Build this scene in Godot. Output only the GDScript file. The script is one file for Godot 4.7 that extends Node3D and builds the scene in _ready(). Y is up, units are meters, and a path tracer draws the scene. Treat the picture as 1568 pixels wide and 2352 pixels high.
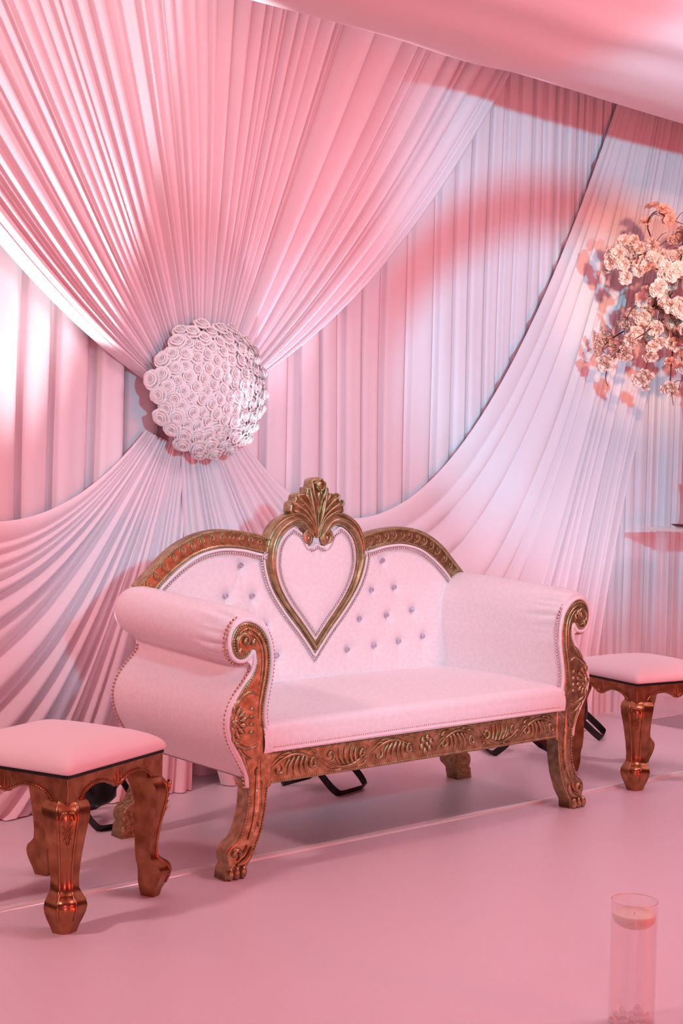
extends Node3D

# ---------------------------------------------------------------- mesh builder
class MB:
	var v := PackedVector3Array()
	var t := PackedVector2Array()
	var x := PackedInt32Array()

	func grid(p: PackedVector3Array, nu: int, nv: int, cu := false, cv := false, facing := Vector3.ZERO, su := 1.0, sv := 1.0) -> void:
		var b := v.size()
		var x0 := x.size()
		v.append_array(p)
		for i in nu:
			for j in nv:
				t.append(Vector2(su * i / (nu - 1), sv * j / (nv - 1)))
		var iu := nu if cu else nu - 1
		var jv := nv if cv else nv - 1
		for i in iu:
			var r0 := b + i * nv
			var r1 := b + ((i + 1) % nu) * nv
			for j in jv:
				var j2 := (j + 1) % nv
				x.append(r0 + j); x.append(r1 + j); x.append(r0 + j2)
				x.append(r1 + j); x.append(r1 + j2); x.append(r0 + j2)
		if facing != Vector3.ZERO:
			face(x0, facing)

	func face(x0: int, d: Vector3) -> void:
		var s := Vector3.ZERO
		for k in range(x0, x.size(), 3):
			var a := v[x[k]]
			s += (v[x[k + 2]] - a).cross(v[x[k + 1]] - a)
		if s.dot(d) < 0.0:
			flip(x0)

	func flip(x0: int) -> void:
		for k in range(x0, x.size(), 3):
			var q := x[k + 1]
			x[k + 1] = x[k + 2]
			x[k + 2] = q

	# turn a closed piece inside out if its volume is negative
	func outward(x0: int) -> void:
		var s := 0.0
		for k in range(x0, x.size(), 3):
			s += v[x[k]].dot(v[x[k + 2]].cross(v[x[k + 1]]))
		if s < 0.0:
			flip(x0)

	func tri(a: Vector3, b: Vector3, c: Vector3) -> void:
		var n := v.size()
		v.append(a); v.append(b); v.append(c)
		for p in [a, b, c]:
			t.append(Vector2(p.x, p.y))
		x.append(n); x.append(n + 1); x.append(n + 2)

	func quad(a: Vector3, b: Vector3, c: Vector3, d: Vector3) -> void:
		tri(a, b, c); tri(a, c, d)

	func tube(path: PackedVector3Array, rad, seg := 8, closed := false, flat := 1.0) -> void:
		var n := path.size()
		var x0 := x.size()
		var pts := PackedVector3Array()
		var nrm := Vector3.ZERO
		for i in n:
			var pa := path[(i - 1 + n) % n] if (closed or i > 0) else path[i]
			var pb := path[(i + 1) % n] if (closed or i < n - 1) else path[i]
			var tg := (pb - pa).normalized()
			if i == 0:
				nrm = tg.cross(Vector3(0.13, 0.2, 1)).normalized()
			nrm = (nrm - tg * nrm.dot(tg)).normalized()
			var bi := tg.cross(nrm)
			var r: float = rad[i] if rad is Array or rad is PackedFloat32Array else rad
			for k in seg:
				var a := TAU * k / seg
				pts.append(path[i] + (nrm * cos(a) + bi * sin(a) * flat) * r)
		grid(pts, n, seg, closed, true)
		if not closed:
			var b := v.size() - n * seg
			var c0 := v.size()
			v.append(path[0]); v.append(path[n - 1]); t.append(Vector2.ZERO); t.append(Vector2.ZERO)
			for k in seg:
				var k2 := (k + 1) % seg
				x.append(c0); x.append(b + k); x.append(b + k2)
				x.append(c0 + 1); x.append(b + (n - 1) * seg + k2); x.append(b + (n - 1) * seg + k)
		outward(x0)

	func add(o: MB, xf: Transform3D) -> void:
		var b := v.size()
		for p in o.v:
			v.append(xf * p)
		t.append_array(o.t)
		if xf.basis.determinant() < 0.0:
			for k in range(0, o.x.size(), 3):
				x.append(b + o.x[k]); x.append(b + o.x[k + 2]); x.append(b + o.x[k + 1])
		else:
			for i in o.x:
				x.append(b + i)

	# outline pushed along z, with rounded front edges
	func slab(poly: PackedVector2Array, z0: float, z1: float, bev := 0.004, xf := Transform3D.IDENTITY) -> void:
		var x0 := x.size()
		if Geometry2D.is_polygon_clockwise(poly):
			poly = poly.duplicate()
			poly.reverse()
		var n := poly.size()
		var ins := PackedVector2Array()
		for i in n:
			var d := (poly[(i + 1) % n] - poly[(i - 1 + n) % n]).normalized()
			ins.append(Vector2(-d.y, d.x))
		var pts := PackedVector3Array()
		for r in 5:
			var off := 0.0
			var z := z0
			if r > 0:
				var a := (r - 1) / 3.0 * PI / 2
				off = bev * (1 - cos(a))
				z = z1 - bev + bev * sin(a)
			for i in n:
				var q := poly[i] + ins[i] * off
				pts.append(xf * Vector3(q.x, q.y, z))
		var m := MB.new()
		m.grid(pts, 5, n, false, true)
		var inner := PackedVector2Array()
		for i in n:
			inner.append(poly[i] + ins[i] * bev)
		var tr := Geometry2D.triangulate_polygon(inner)
		if tr.is_empty():
			tr = Geometry2D.triangulate_polygon(poly)
		for s in 2:
			var b := m.v.size()
			for i in n:
				var q := inner[i] if s == 0 else poly[i]
				m.v.append(xf * Vector3(q.x, q.y, z1 if s == 0 else z0))
				m.t.append(q)
			for k in range(0, tr.size(), 3):
				var a := inner[tr[k]]
				var cw := (inner[tr[k + 1]] - a).cross(inner[tr[k + 2]] - a) < 0.0
				if cw == (s == 0):
					m.x.append(b + tr[k]); m.x.append(b + tr[k + 1]); m.x.append(b + tr[k + 2])
				else:
					m.x.append(b + tr[k]); m.x.append(b + tr[k + 2]); m.x.append(b + tr[k + 1])
		add(m, Transform3D.IDENTITY)
		outward(x0)

	# raised half-round carving along a flat path
	func stroke(path: PackedVector2Array, w: float, h: float, z: float, mode := "leaf", xf := Transform3D.IDENTITY, m := 6) -> void:
		var n := path.size()
		var pts := PackedVector3Array()
		for i in n:
			var tg := (path[mini(i + 1, n - 1)] - path[maxi(i - 1, 0)]).normalized()
			var nr := Vector2(-tg.y, tg.x)
			var s := float(i) / (n - 1)
			var k := 1.0
			if mode == "leaf":
				k = 0.12 + 0.88 * pow(sin(PI * clampf(s * 0.94 + 0.03, 0, 1)), 0.7)
			elif mode == "tail":
				k = 0.15 + 0.85 * pow(1.0 - s, 0.75) * minf(1.0, s * 8 + 0.4)
			elif mode == "head":
				k = 0.2 + 0.8 * pow(s, 0.8) * minf(1.0, (1 - s) * 9 + 0.35)
			for j in m + 1:
				var a := PI * j / m
				var q := path[i] + nr * (w * k * cos(a))
				pts.append(xf * Vector3(q.x, q.y, z + h * (0.25 + 0.75 * k) * sin(a) - 0.001))
		grid(pts, n, m + 1, false, false, xf.basis * Vector3(0, 0, 1))

	func mesh() -> ArrayMesh:
		var nn := PackedVector3Array()
		nn.resize(v.size())
		for k in range(0, x.size(), 3):
			var a := v[x[k]]
			var f := (v[x[k + 2]] - a).cross(v[x[k + 1]] - a)
			nn[x[k]] += f
			nn[x[k + 1]] += f
			nn[x[k + 2]] += f
		for i in nn.size():
			nn[i] = nn[i].normalized() if nn[i].length_squared() > 1e-24 else Vector3.UP
		var ar := []
		ar.resize(Mesh.ARRAY_MAX)
		ar[Mesh.ARRAY_VERTEX] = v
		ar[Mesh.ARRAY_NORMAL] = nn
		ar[Mesh.ARRAY_TEX_UV] = t
		ar[Mesh.ARRAY_INDEX] = x
		var me := ArrayMesh.new()
		me.add_surface_from_arrays(Mesh.PRIMITIVE_TRIANGLES, ar)
		return me

# ---------------------------------------------------------------- helpers
var M := {}
var rng := RandomNumberGenerator.new()
var taken := {}
var bead_shape: MB

func numbered(called: String) -> String:
	var k: int = taken.get(called, 0)
	taken[called] = k + 1
	return called if k == 0 else "%s_%03d" % [called, k]

func thing(called: String, label: String, category: String, at := Vector3.ZERO, turn := 0.0, group := "") -> Node3D:
	var o := Node3D.new()
	o.name = numbered(called)
	add_child(o)
	o.position = at
	o.rotation.y = turn
	tag(o, label, category, group)
	return o

func tag(o: Node, label: String, category: String, group := "") -> void:
	o.set_meta("label", label)
	o.set_meta("category", category)
	if group != "":
		o.set_meta("group", group)

func put(mesh: Mesh, called: String, mat: Material, parent: Node3D = null, label := "", kind := "") -> MeshInstance3D:
	var o := MeshInstance3D.new()
	o.mesh = mesh
	o.material_override = mat
	var host: Node3D = parent if parent else self
	if parent:
		var k := called
		var i := 0
		while host.has_node(NodePath(k)):
			i += 1
			k = "%s_%03d" % [called, i]
		o.name = k
	else:
		o.name = numbered(called)
	host.add_child(o)
	if label != "":
		o.set_meta("label", label)
	if kind != "":
		o.set_meta("kind", kind)
	return o

func part(b: MB, called: String, mat: Material, parent: Node3D = null, label := "", kind := "") -> MeshInstance3D:
	return put(b.mesh(), called, mat, parent, label, kind)

func moved(b: MB, off: Vector3) -> MB:
	for i in b.v.size():
		b.v[i] += off
	return b

func v2(a: Array) -> PackedVector2Array:
	var r := PackedVector2Array()
	for i in range(0, a.size(), 2):
		r.append(Vector2(a[i], a[i + 1]))
	return r

func mir(p: PackedVector2Array) -> PackedVector2Array:
	var r := PackedVector2Array()
	for q in p:
		r.append(Vector2(-q.x, q.y))
	return r

# smooth curve through points, evenly spaced
func smooth2(p: PackedVector2Array, n: int, closed := false) -> PackedVector2Array:
	var dense := PackedVector2Array()
	var k := p.size()
	var segs := k if closed else k - 1
	for i in segs:
		var a := p[(i - 1 + k) % k] if closed or i > 0 else p[0] * 2 - p[1]
		var b := p[i]
		var c := p[(i + 1) % k]
		var d := p[(i + 2) % k] if closed or i < k - 2 else p[k - 1] * 2 - p[k - 2]
		for s in 10:
			dense.append(b.cubic_interpolate(c, a, d, s / 10.0))
	dense.append(p[0] if closed else p[k - 1])
	return even2(dense, n, closed)

func even2(dense: PackedVector2Array, n: int, closed := false) -> PackedVector2Array:
	var len := PackedFloat32Array([0.0])
	for i in range(1, dense.size()):
		len.append(len[i - 1] + dense[i].distance_to(dense[i - 1]))
	var total := len[len.size() - 1]
	var r := PackedVector2Array()
	var at := 0
	for i in n:
		var want := total * i / (float(n) if closed else float(n - 1))
		while at < dense.size() - 2 and len[at + 1] < want:
			at += 1
		var f := (want - len[at]) / maxf(len[at + 1] - len[at], 1e-9)
		r.append(dense[at].lerp(dense[at + 1], clampf(f, 0, 1)))
	return r

func offset2(p: PackedVector2Array, d: float) -> PackedVector2Array:
	var r := PackedVector2Array()
	var n := p.size()
	for i in n:
		var tg := (p[mini(i + 1, n - 1)] - p[maxi(i - 1, 0)]).normalized()
		r.append(p[i] + Vector2(-tg.y, tg.x) * d)
	return r

func length2(p: PackedVector2Array) -> float:
	var s := 0.0
	for i in range(1, p.size()):
		s += p[i].distance_to(p[i - 1])
	return s

func curl2(c: Vector2, r0: float, r1: float, a0: float, a1: float, n := 16) -> PackedVector2Array:
	var r := PackedVector2Array()
	for i in n:
		var s := float(i) / (n - 1)
		var a := lerpf(a0, a1, s)
		r.append(c + Vector2(cos(a), sin(a)) * lerpf(r0, r1, s))
	return r

func bez2(a: Vector2, b: Vector2, c: Vector2, n := 9) -> PackedVector2Array:
	var r := PackedVector2Array()
	for i in n:
		var s := float(i) / (n - 1)
		r.append(a.lerp(b, s).lerp(b.lerp(c, s), s))
	return r

func up3(p: PackedVector2Array, z: float) -> PackedVector3Array:
	var r := PackedVector3Array()
	for q in p:
		r.append(Vector3(q.x, q.y, z))
	return r

func ball(nu := 6, nv := 4) -> MB:
	var b := MB.new()
	var p := PackedVector3Array()
	for i in nv + 1:
		var a := PI * i / nv
		for j in nu:
			var c := TAU * j / nu
			p.append(Vector3(sin(a) * cos(c), cos(a), sin(a) * sin(c)))
	b.grid(p, nv + 1, nu, false, true)
	b.outward(0)
	return b

func beads(b: MB, path: PackedVector2Array, step: float, r: float, z: float, flat := 1.0, tilt := 0.0, stretch := 1.0, xf := Transform3D.IDENTITY) -> void:
	var n := maxi(2, int(length2(path) / step) + 1)
	var q := even2(path, n)
	for i in n:
		var tg := (q[mini(i + 1, n - 1)] - q[maxi(i - 1, 0)]).normalized()
		var a := tg.angle() + tilt
		var bs := Basis(Vector3(cos(a), sin(a), 0) * r, Vector3(-sin(a), cos(a), 0) * r * stretch, Vector3(0, 0, r * flat))
		b.add(bead_shape, xf * Transform3D(bs, Vector3(q[i].x, q[i].y, z)))

func box(b: MB, c: Vector3, s: Vector3, bev := 0.003) -> void:
	var h := s / 2
	bev = minf(bev, minf(h.x, h.y) * 0.6)
	var p := PackedVector2Array()
	for k in 4:
		var cx: float = h.x * ([1, -1, -1, 1][k])
		var cy: float = h.y * ([1, 1, -1, -1][k])
		var o := Vector2(cx - signf(cx) * bev, cy - signf(cy) * bev)
		for e in 3:
			var a := PI / 2 * k + PI / 4 * e
			p.append(o + Vector2(cos(a), sin(a)) * bev)
	b.slab(p, -h.z, h.z, bev, Transform3D(Basis.IDENTITY, c))

func lathe(prof: PackedVector2Array, seg := 40) -> MB:
	var b := MB.new()
	var p := PackedVector3Array()
	for q in prof:
		for j in seg:
			var a := TAU * j / seg
			p.append(Vector3(q.x * cos(a), q.y, q.x * sin(a)))
	b.grid(p, prof.size(), seg, false, true)
	return b

func noise_tex(freq: float, ramp: Array, size := 512, kind := FastNoiseLite.TYPE_SIMPLEX_SMOOTH, sd := 1, octaves := 4, as_normal := false, bump := 4.0) -> NoiseTexture2D:
	var n := FastNoiseLite.new()
	n.noise_type = kind
	n.frequency = freq
	n.seed = sd
	n.fractal_octaves = octaves
	var tx := NoiseTexture2D.new()
	tx.width = size
	tx.height = size
	tx.seamless = true
	tx.noise = n
	if as_normal:
		tx.as_normal_map = true
		tx.bump_strength = bump
	else:
		var g := Gradient.new()
		var offs := PackedFloat32Array()
		var cols := PackedColorArray()
		for k in ramp.size():
			offs.append(float(k) / (ramp.size() - 1))
			cols.append(ramp[k])
		g.offsets = offs
		g.colors = cols
		tx.color_ramp = g
	return tx

func mat(called: String, col: Color, rough: float, metal := 0.0) -> StandardMaterial3D:
	var m := StandardMaterial3D.new()
	m.resource_name = called
	m.albedo_color = col
	m.roughness = rough
	m.metallic = metal
	m.cull_mode = BaseMaterial3D.CULL_DISABLED
	return m

func tri_map(m: StandardMaterial3D, scale: float) -> void:
	m.uv1_triplanar = true
	m.uv1_scale = Vector3(scale, scale, scale)

func spot(at: Vector3, to: Vector3, col: Color, energy: float, angle: float, soft: float, size: float) -> SpotLight3D:
	var l := SpotLight3D.new()
	l.name = numbered("unseen_spotlight")  # lamps out of view; the floor uplights get their own name later
	add_child(l)
	l.look_at_from_position(at, to, Vector3.UP if absf((to - at).normalized().y) < 0.98 else Vector3.RIGHT)
	l.light_color = col
	l.light_energy = energy
	l.spot_angle = angle
	l.spot_angle_attenuation = soft
	l.light_size = size
	l.spot_range = 30.0
	l.spot_attenuation = 2.0
	l.shadow_enabled = true
	return l

# ---------------------------------------------------------------- scene
func _ready() -> void:
	rng.seed = 20240
	bead_shape = ball(6, 4)
	setup_view()
	setup_materials()
	build_room()
	build_drapes()
	build_sofa()
	build_stools()
	build_rose_ball()
	build_pedestal()
	build_blossoms()
	build_uplights()
	build_vase()
	build_unseen_hoop()

func setup_view() -> void:
	var yaw := deg_to_rad(40.2599)
	var pitch := deg_to_rad(1.85)
	var roll := deg_to_rad(1.25)
	var f := Vector3(sin(yaw) * cos(pitch), -sin(pitch), -cos(yaw) * cos(pitch))
	var r := Vector3(cos(yaw), 0, sin(yaw))
	var u := r.cross(f)
	var cam := Camera3D.new()
	cam.name = "camera"
	add_child(cam)
	cam.transform = Transform3D(Basis(r * cos(roll) + u * sin(roll), u * cos(roll) - r * sin(roll), -f), Vector3(-3.30, 1.25, 4.68))
	cam.fov = 2.0 * rad_to_deg(atan(1176.0 / 3267.0))
	cam.near = 0.05
	cam.far = 60.0
	cam.current = true

	var env := Environment.new()
	env.background_mode = Environment.BG_COLOR
	env.background_color = Color(0.02, 0.012, 0.014)
	env.tonemap_mode = Environment.TONE_MAPPER_LINEAR
	env.tonemap_exposure = 0.95
	env.sdfgi_enabled = true
	env.ssao_enabled = true
	env.ssil_enabled = true
	var we := WorldEnvironment.new()
	we.name = "environment"
	we.environment = env
	add_child(we)

	# unseen lamps: washes redden the room, spots light the left side and right floor
	wash(Vector3(-4.8, 1.2, 7.0), Color(1.0, 0.52, 0.63), 7.8)
	wash(Vector3(0.6, 2.9, 2.7), Color(1.0, 0.79, 0.865), 3.6)
	wash(Vector3(0.9, 0.6, 6.6), Color(1.0, 0.314, 0.206), 8.6)
	spot(Vector3(-4.5, 3.3, 1.3), Vector3(-0.9, 0.3, 1.0), Color(1.0, 0.77, 0.79), 8.0, 34.0, 0.8, 0.2)
	spot(Vector3(2.9, 2.8, 2.7), Vector3(2.2, 0.0, 0.55), Color(1.0, 0.83, 0.87), 3.8, 24.0, 0.8, 0.2)
	# unseen front spots: cool on right backdrop, cool on the middle, warm on blossoms
	spot(Vector3(-0.5, 1.85, 5.0), Vector3(2.75, 2.3, 0.0), Color(0.247, 0.88, 0.98), 19.5, 20.0, 0.5, 0.05)
	spot(Vector3(-1.7, 2.2, 5.2), Vector3(0.2, 0.95, 0.4), Color(0.397, 0.906, 1.0), 12.0, 14.5, 0.75, 0.1)
	spot(Vector3(-1.2, 2.5, 5.0), Vector3(2.40, 2.12, 0.4), Color(1.0, 0.75, 0.60), 24.0, 6.5, 0.8, 0.1)

func wash(at: Vector3, col: Color, energy: float) -> void:
	var l := OmniLight3D.new()
	l.name = numbered("unseen_wash_lamp")  # lamp out of view, placed for the red and pink wash
	add_child(l)
	l.position = at
	l.light_color = col
	l.light_energy = energy
	l.light_size = 0.6
	l.omni_range = 30.0
	l.omni_attenuation = 2.0
	l.shadow_enabled = true

func setup_materials() -> void:
	var m := mat("drape_fabric", Color(0.93, 0.87, 0.885), 0.75)
	m.normal_enabled = true
	m.normal_texture = noise_tex(0.09, [], 256, FastNoiseLite.TYPE_SIMPLEX, 3, 3, true, 1.2)
	m.normal_scale = 0.25
	tri_map(m, 6.0)
	M.drape = m
	m = mat("ceiling_fabric", Color(0.93, 0.85, 0.85), 0.8)
	M.ceiling = m
	m = mat("brocade", Color(0.95, 0.91, 0.91), 0.5)
	m.albedo_texture = noise_tex(0.03, [Color(0.985, 0.98, 0.98), Color(0.985, 0.98, 0.98), Color(1, 1, 1), Color(1, 1, 1)], 512, FastNoiseLite.TYPE_SIMPLEX, 8, 2)
	m.roughness_texture = noise_tex(0.03, [Color(1, 1, 1), Color(1, 1, 1), Color(0.8, 0.8, 0.8), Color(0.72, 0.72, 0.72)], 512, FastNoiseLite.TYPE_SIMPLEX, 8, 2)
	m.rim_enabled = true
	m.rim = 0.2
	tri_map(m, 2.6)
	M.brocade = m
	m = mat("plain_upholstery", Color(0.93, 0.885, 0.885), 0.55)
	M.leather = m
	m = mat("aged_gold", Color(1, 1, 1), 0.38, 0.96)
	m.albedo_texture = noise_tex(0.02, [Color(0.54, 0.47, 0.34), Color(0.64, 0.57, 0.42), Color(0.73, 0.67, 0.52), Color(0.84, 0.80, 0.68)], 512, FastNoiseLite.TYPE_SIMPLEX_SMOOTH, 11, 5)
	m.normal_enabled = true
	m.normal_texture = noise_tex(0.12, [], 512, FastNoiseLite.TYPE_SIMPLEX, 12, 3, true, 2.5)
	m.normal_scale = 0.16
	tri_map(m, 2.5)
	M.gold = m
	m = mat("rough_gold", Color(0.92, 0.9, 0.85), 0.38, 0.8)
	m.albedo_texture = M.gold.albedo_texture
	m.normal_enabled = true
	m.normal_texture = noise_tex(0.06, [], 512, FastNoiseLite.TYPE_CELLULAR, 13, 3, true, 9.0)
	m.normal_scale = 1.0
	tri_map(m, 4.0)
	M.hammered = m
	m = mat("copper_gold", Color(1, 1, 1), 0.3, 0.95)
	m.albedo_texture = noise_tex(0.014, [Color(0.50, 0.33, 0.22), Color(0.60, 0.41, 0.28), Color(0.68, 0.48, 0.34), Color(0.74, 0.56, 0.40)], 512, FastNoiseLite.TYPE_SIMPLEX_SMOOTH, 15, 4)
	tri_map(m, 2.2)
	M.copper = m
	M.silver = mat("silver_beads", Color(0.84, 0.8, 0.8), 0.22, 0.85)
	M.stud = mat("copper_studs", Color(0.82, 0.62, 0.54), 0.25, 0.9)
	M.crystal = mat("crystal_buttons", Color(0.78, 0.78, 0.86), 0.12, 0.7)
	M.black = mat("black_metal", Color(0.018, 0.018, 0.02), 0.45)
	M.lens = mat("lamp_lens", Color(0.9, 0.85, 0.9), 0.2)
	M.lens.emission_enabled = true
	M.lens.emission = Color(1.0, 0.7, 0.85)
	M.lens.emission_energy_multiplier = 1.5
	m = mat("stage_vinyl", Color(0.90, 0.86, 0.88), 0.36)
	m.roughness_texture = noise_tex(0.03, [Color(0.85, 0.85, 0.85), Color(1, 1, 1)], 512, FastNoiseLite.TYPE_SIMPLEX_SMOOTH, 21, 4)
	m.normal_enabled = true
	m.normal_texture = noise_tex(0.16, [], 512, FastNoiseLite.TYPE_SIMPLEX, 22, 3, true, 2.0)
	m.normal_scale = 0.25
	tri_map(m, 2.6)
	M.floor = m
	M.strip = mat("floor_strip", Color(0.95, 0.95, 0.94), 0.22, 0.15)
	M.plaster = mat("unseen_wall", Color(0.38, 0.27, 0.26), 0.9)  # unseen hall surfaces, tone chosen to darken and redden bounced light
	m = mat("rose_petal", Color(0.985, 0.965, 0.955), 0.6)
	M.petal = m
	M.leaf = mat("dark_leaf", Color(0.1, 0.12, 0.05), 0.7)
	M.blossom = mat("blossom_petal", Color(0.98, 0.86, 0.80), 0.7)
	M.blossom.backlight_enabled = true
	M.blossom.backlight = Color(0.25, 0.2, 0.18)
	M.twig = mat("twig_bark", Color(0.3, 0.14, 0.08), 0.7)
	M.bud = mat("flower_centre", Color(0.72, 0.5, 0.2), 0.8)
	m = mat("clear_acrylic", Color(0.97, 0.93, 0.95, 0.2), 0.04)
	m.transparency = BaseMaterial3D.TRANSPARENCY_ALPHA
	M.acrylic = m
	m = mat("acrylic_edge", Color(0.95, 0.9, 0.86, 0.42), 0.08)
	m.transparency = BaseMaterial3D.TRANSPARENCY_ALPHA
	M.acrylic_edge = m
	m = mat("vase_glass", Color(0.97, 0.96, 0.97, 0.1), 0.03)
	m.transparency = BaseMaterial3D.TRANSPARENCY_ALPHA
	M.glass = m
	m = mat("water", Color(0.98, 0.97, 0.98, 0.08), 0.02)
	m.transparency = BaseMaterial3D.TRANSPARENCY_ALPHA
	M.water = m
	M.wax = mat("candle_wax", Color(0.90, 0.88, 0.80), 0.5)
	M.dish = mat("red_dish", Color(0.4, 0.06, 0.07), 0.3)
	M.gem = mat("clear_gem", Color(0.97, 0.95, 0.97, 0.3), 0.05)
	M.gem.transparency = BaseMaterial3D.TRANSPARENCY_ALPHA

# ---------------------------------------------------------------- the setting
func slab_box(called: String, c: Vector3, s: Vector3, m: Material) -> void:
	var b := MB.new()
	box(b, c, s, 0.001)
	part(b, called, m, null, "", "structure")

func build_room() -> void:
	slab_box("floor", Vector3(-1, -0.1, 4.2), Vector3(13, 0.2, 10.4), M.floor)
	slab_box("wall_back", Vector3(-1, 2.1, -0.6), Vector3(13, 4.6, 0.2), M.plaster)
	slab_box("wall_front", Vector3(-1, 2.1, 9.5), Vector3(13, 4.6, 0.2), M.plaster)
	slab_box("wall_left", Vector3(-7.6, 2.1, 4.4), Vector3(0.2, 4.6, 10.4), M.plaster)
	slab_box("wall_right", Vector3(5.6, 2.1, 4.4), Vector3(0.2, 4.6, 10.4), M.plaster)
	slab_box("ceiling", Vector3(-1, 4.5, 4.4), Vector3(13.4, 0.2, 10.4), M.plaster)
	# low rounded cover strip over the seam of the stage floor
	var b := MB.new()
	var p := PackedVector3Array()
	for i in 2:
		for k in 9:
			var a := PI * k / 8
			p.append(Vector3(-4.5 + 9.0 * i, 0.008 * sin(a), 1.105 - 0.022 * cos(a)))
	b.grid(p, 2, 9, false, false, Vector3.UP)
	part(b, "trim_1", M.strip, null, "", "structure")

# fold profile: n samples of random pleats across 0..1
func pleats(n: int, count: int, sd: int, sharp := 0.7, wild := 0.6) -> PackedFloat32Array:
	var g := RandomNumberGenerator.new()
	g.seed = sd
	var w := PackedFloat32Array()
	var h := PackedFloat32Array()
	var sk := PackedFloat32Array()
	var sum := 0.0
	for i in count:
		var a := 1.0 + g.randf_range(-wild, wild)
		if wild > 0.7 and g.randf() < 0.16:
			a *= 2.2
		w.append(a)
		sum += a
		h.append(g.randf_range(0.45, 1.0) * (0.6 + 0.4 * a))
		sk.append(g.randf_range(0.55, 1.8))
	var out := PackedFloat32Array()
	var at := 0
	var start := 0.0
	for i in n:
		var u := float(i) / (n - 1) * sum
		while at < count - 1 and u > start + w[at]:
			start += w[at]
			at += 1
		var q := clampf((u - start) / w[at], 0, 1)
		q = pow(q, sk[at])
		out.append(pow(sin(PI * q), sharp) * h[at])
	return out

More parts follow.
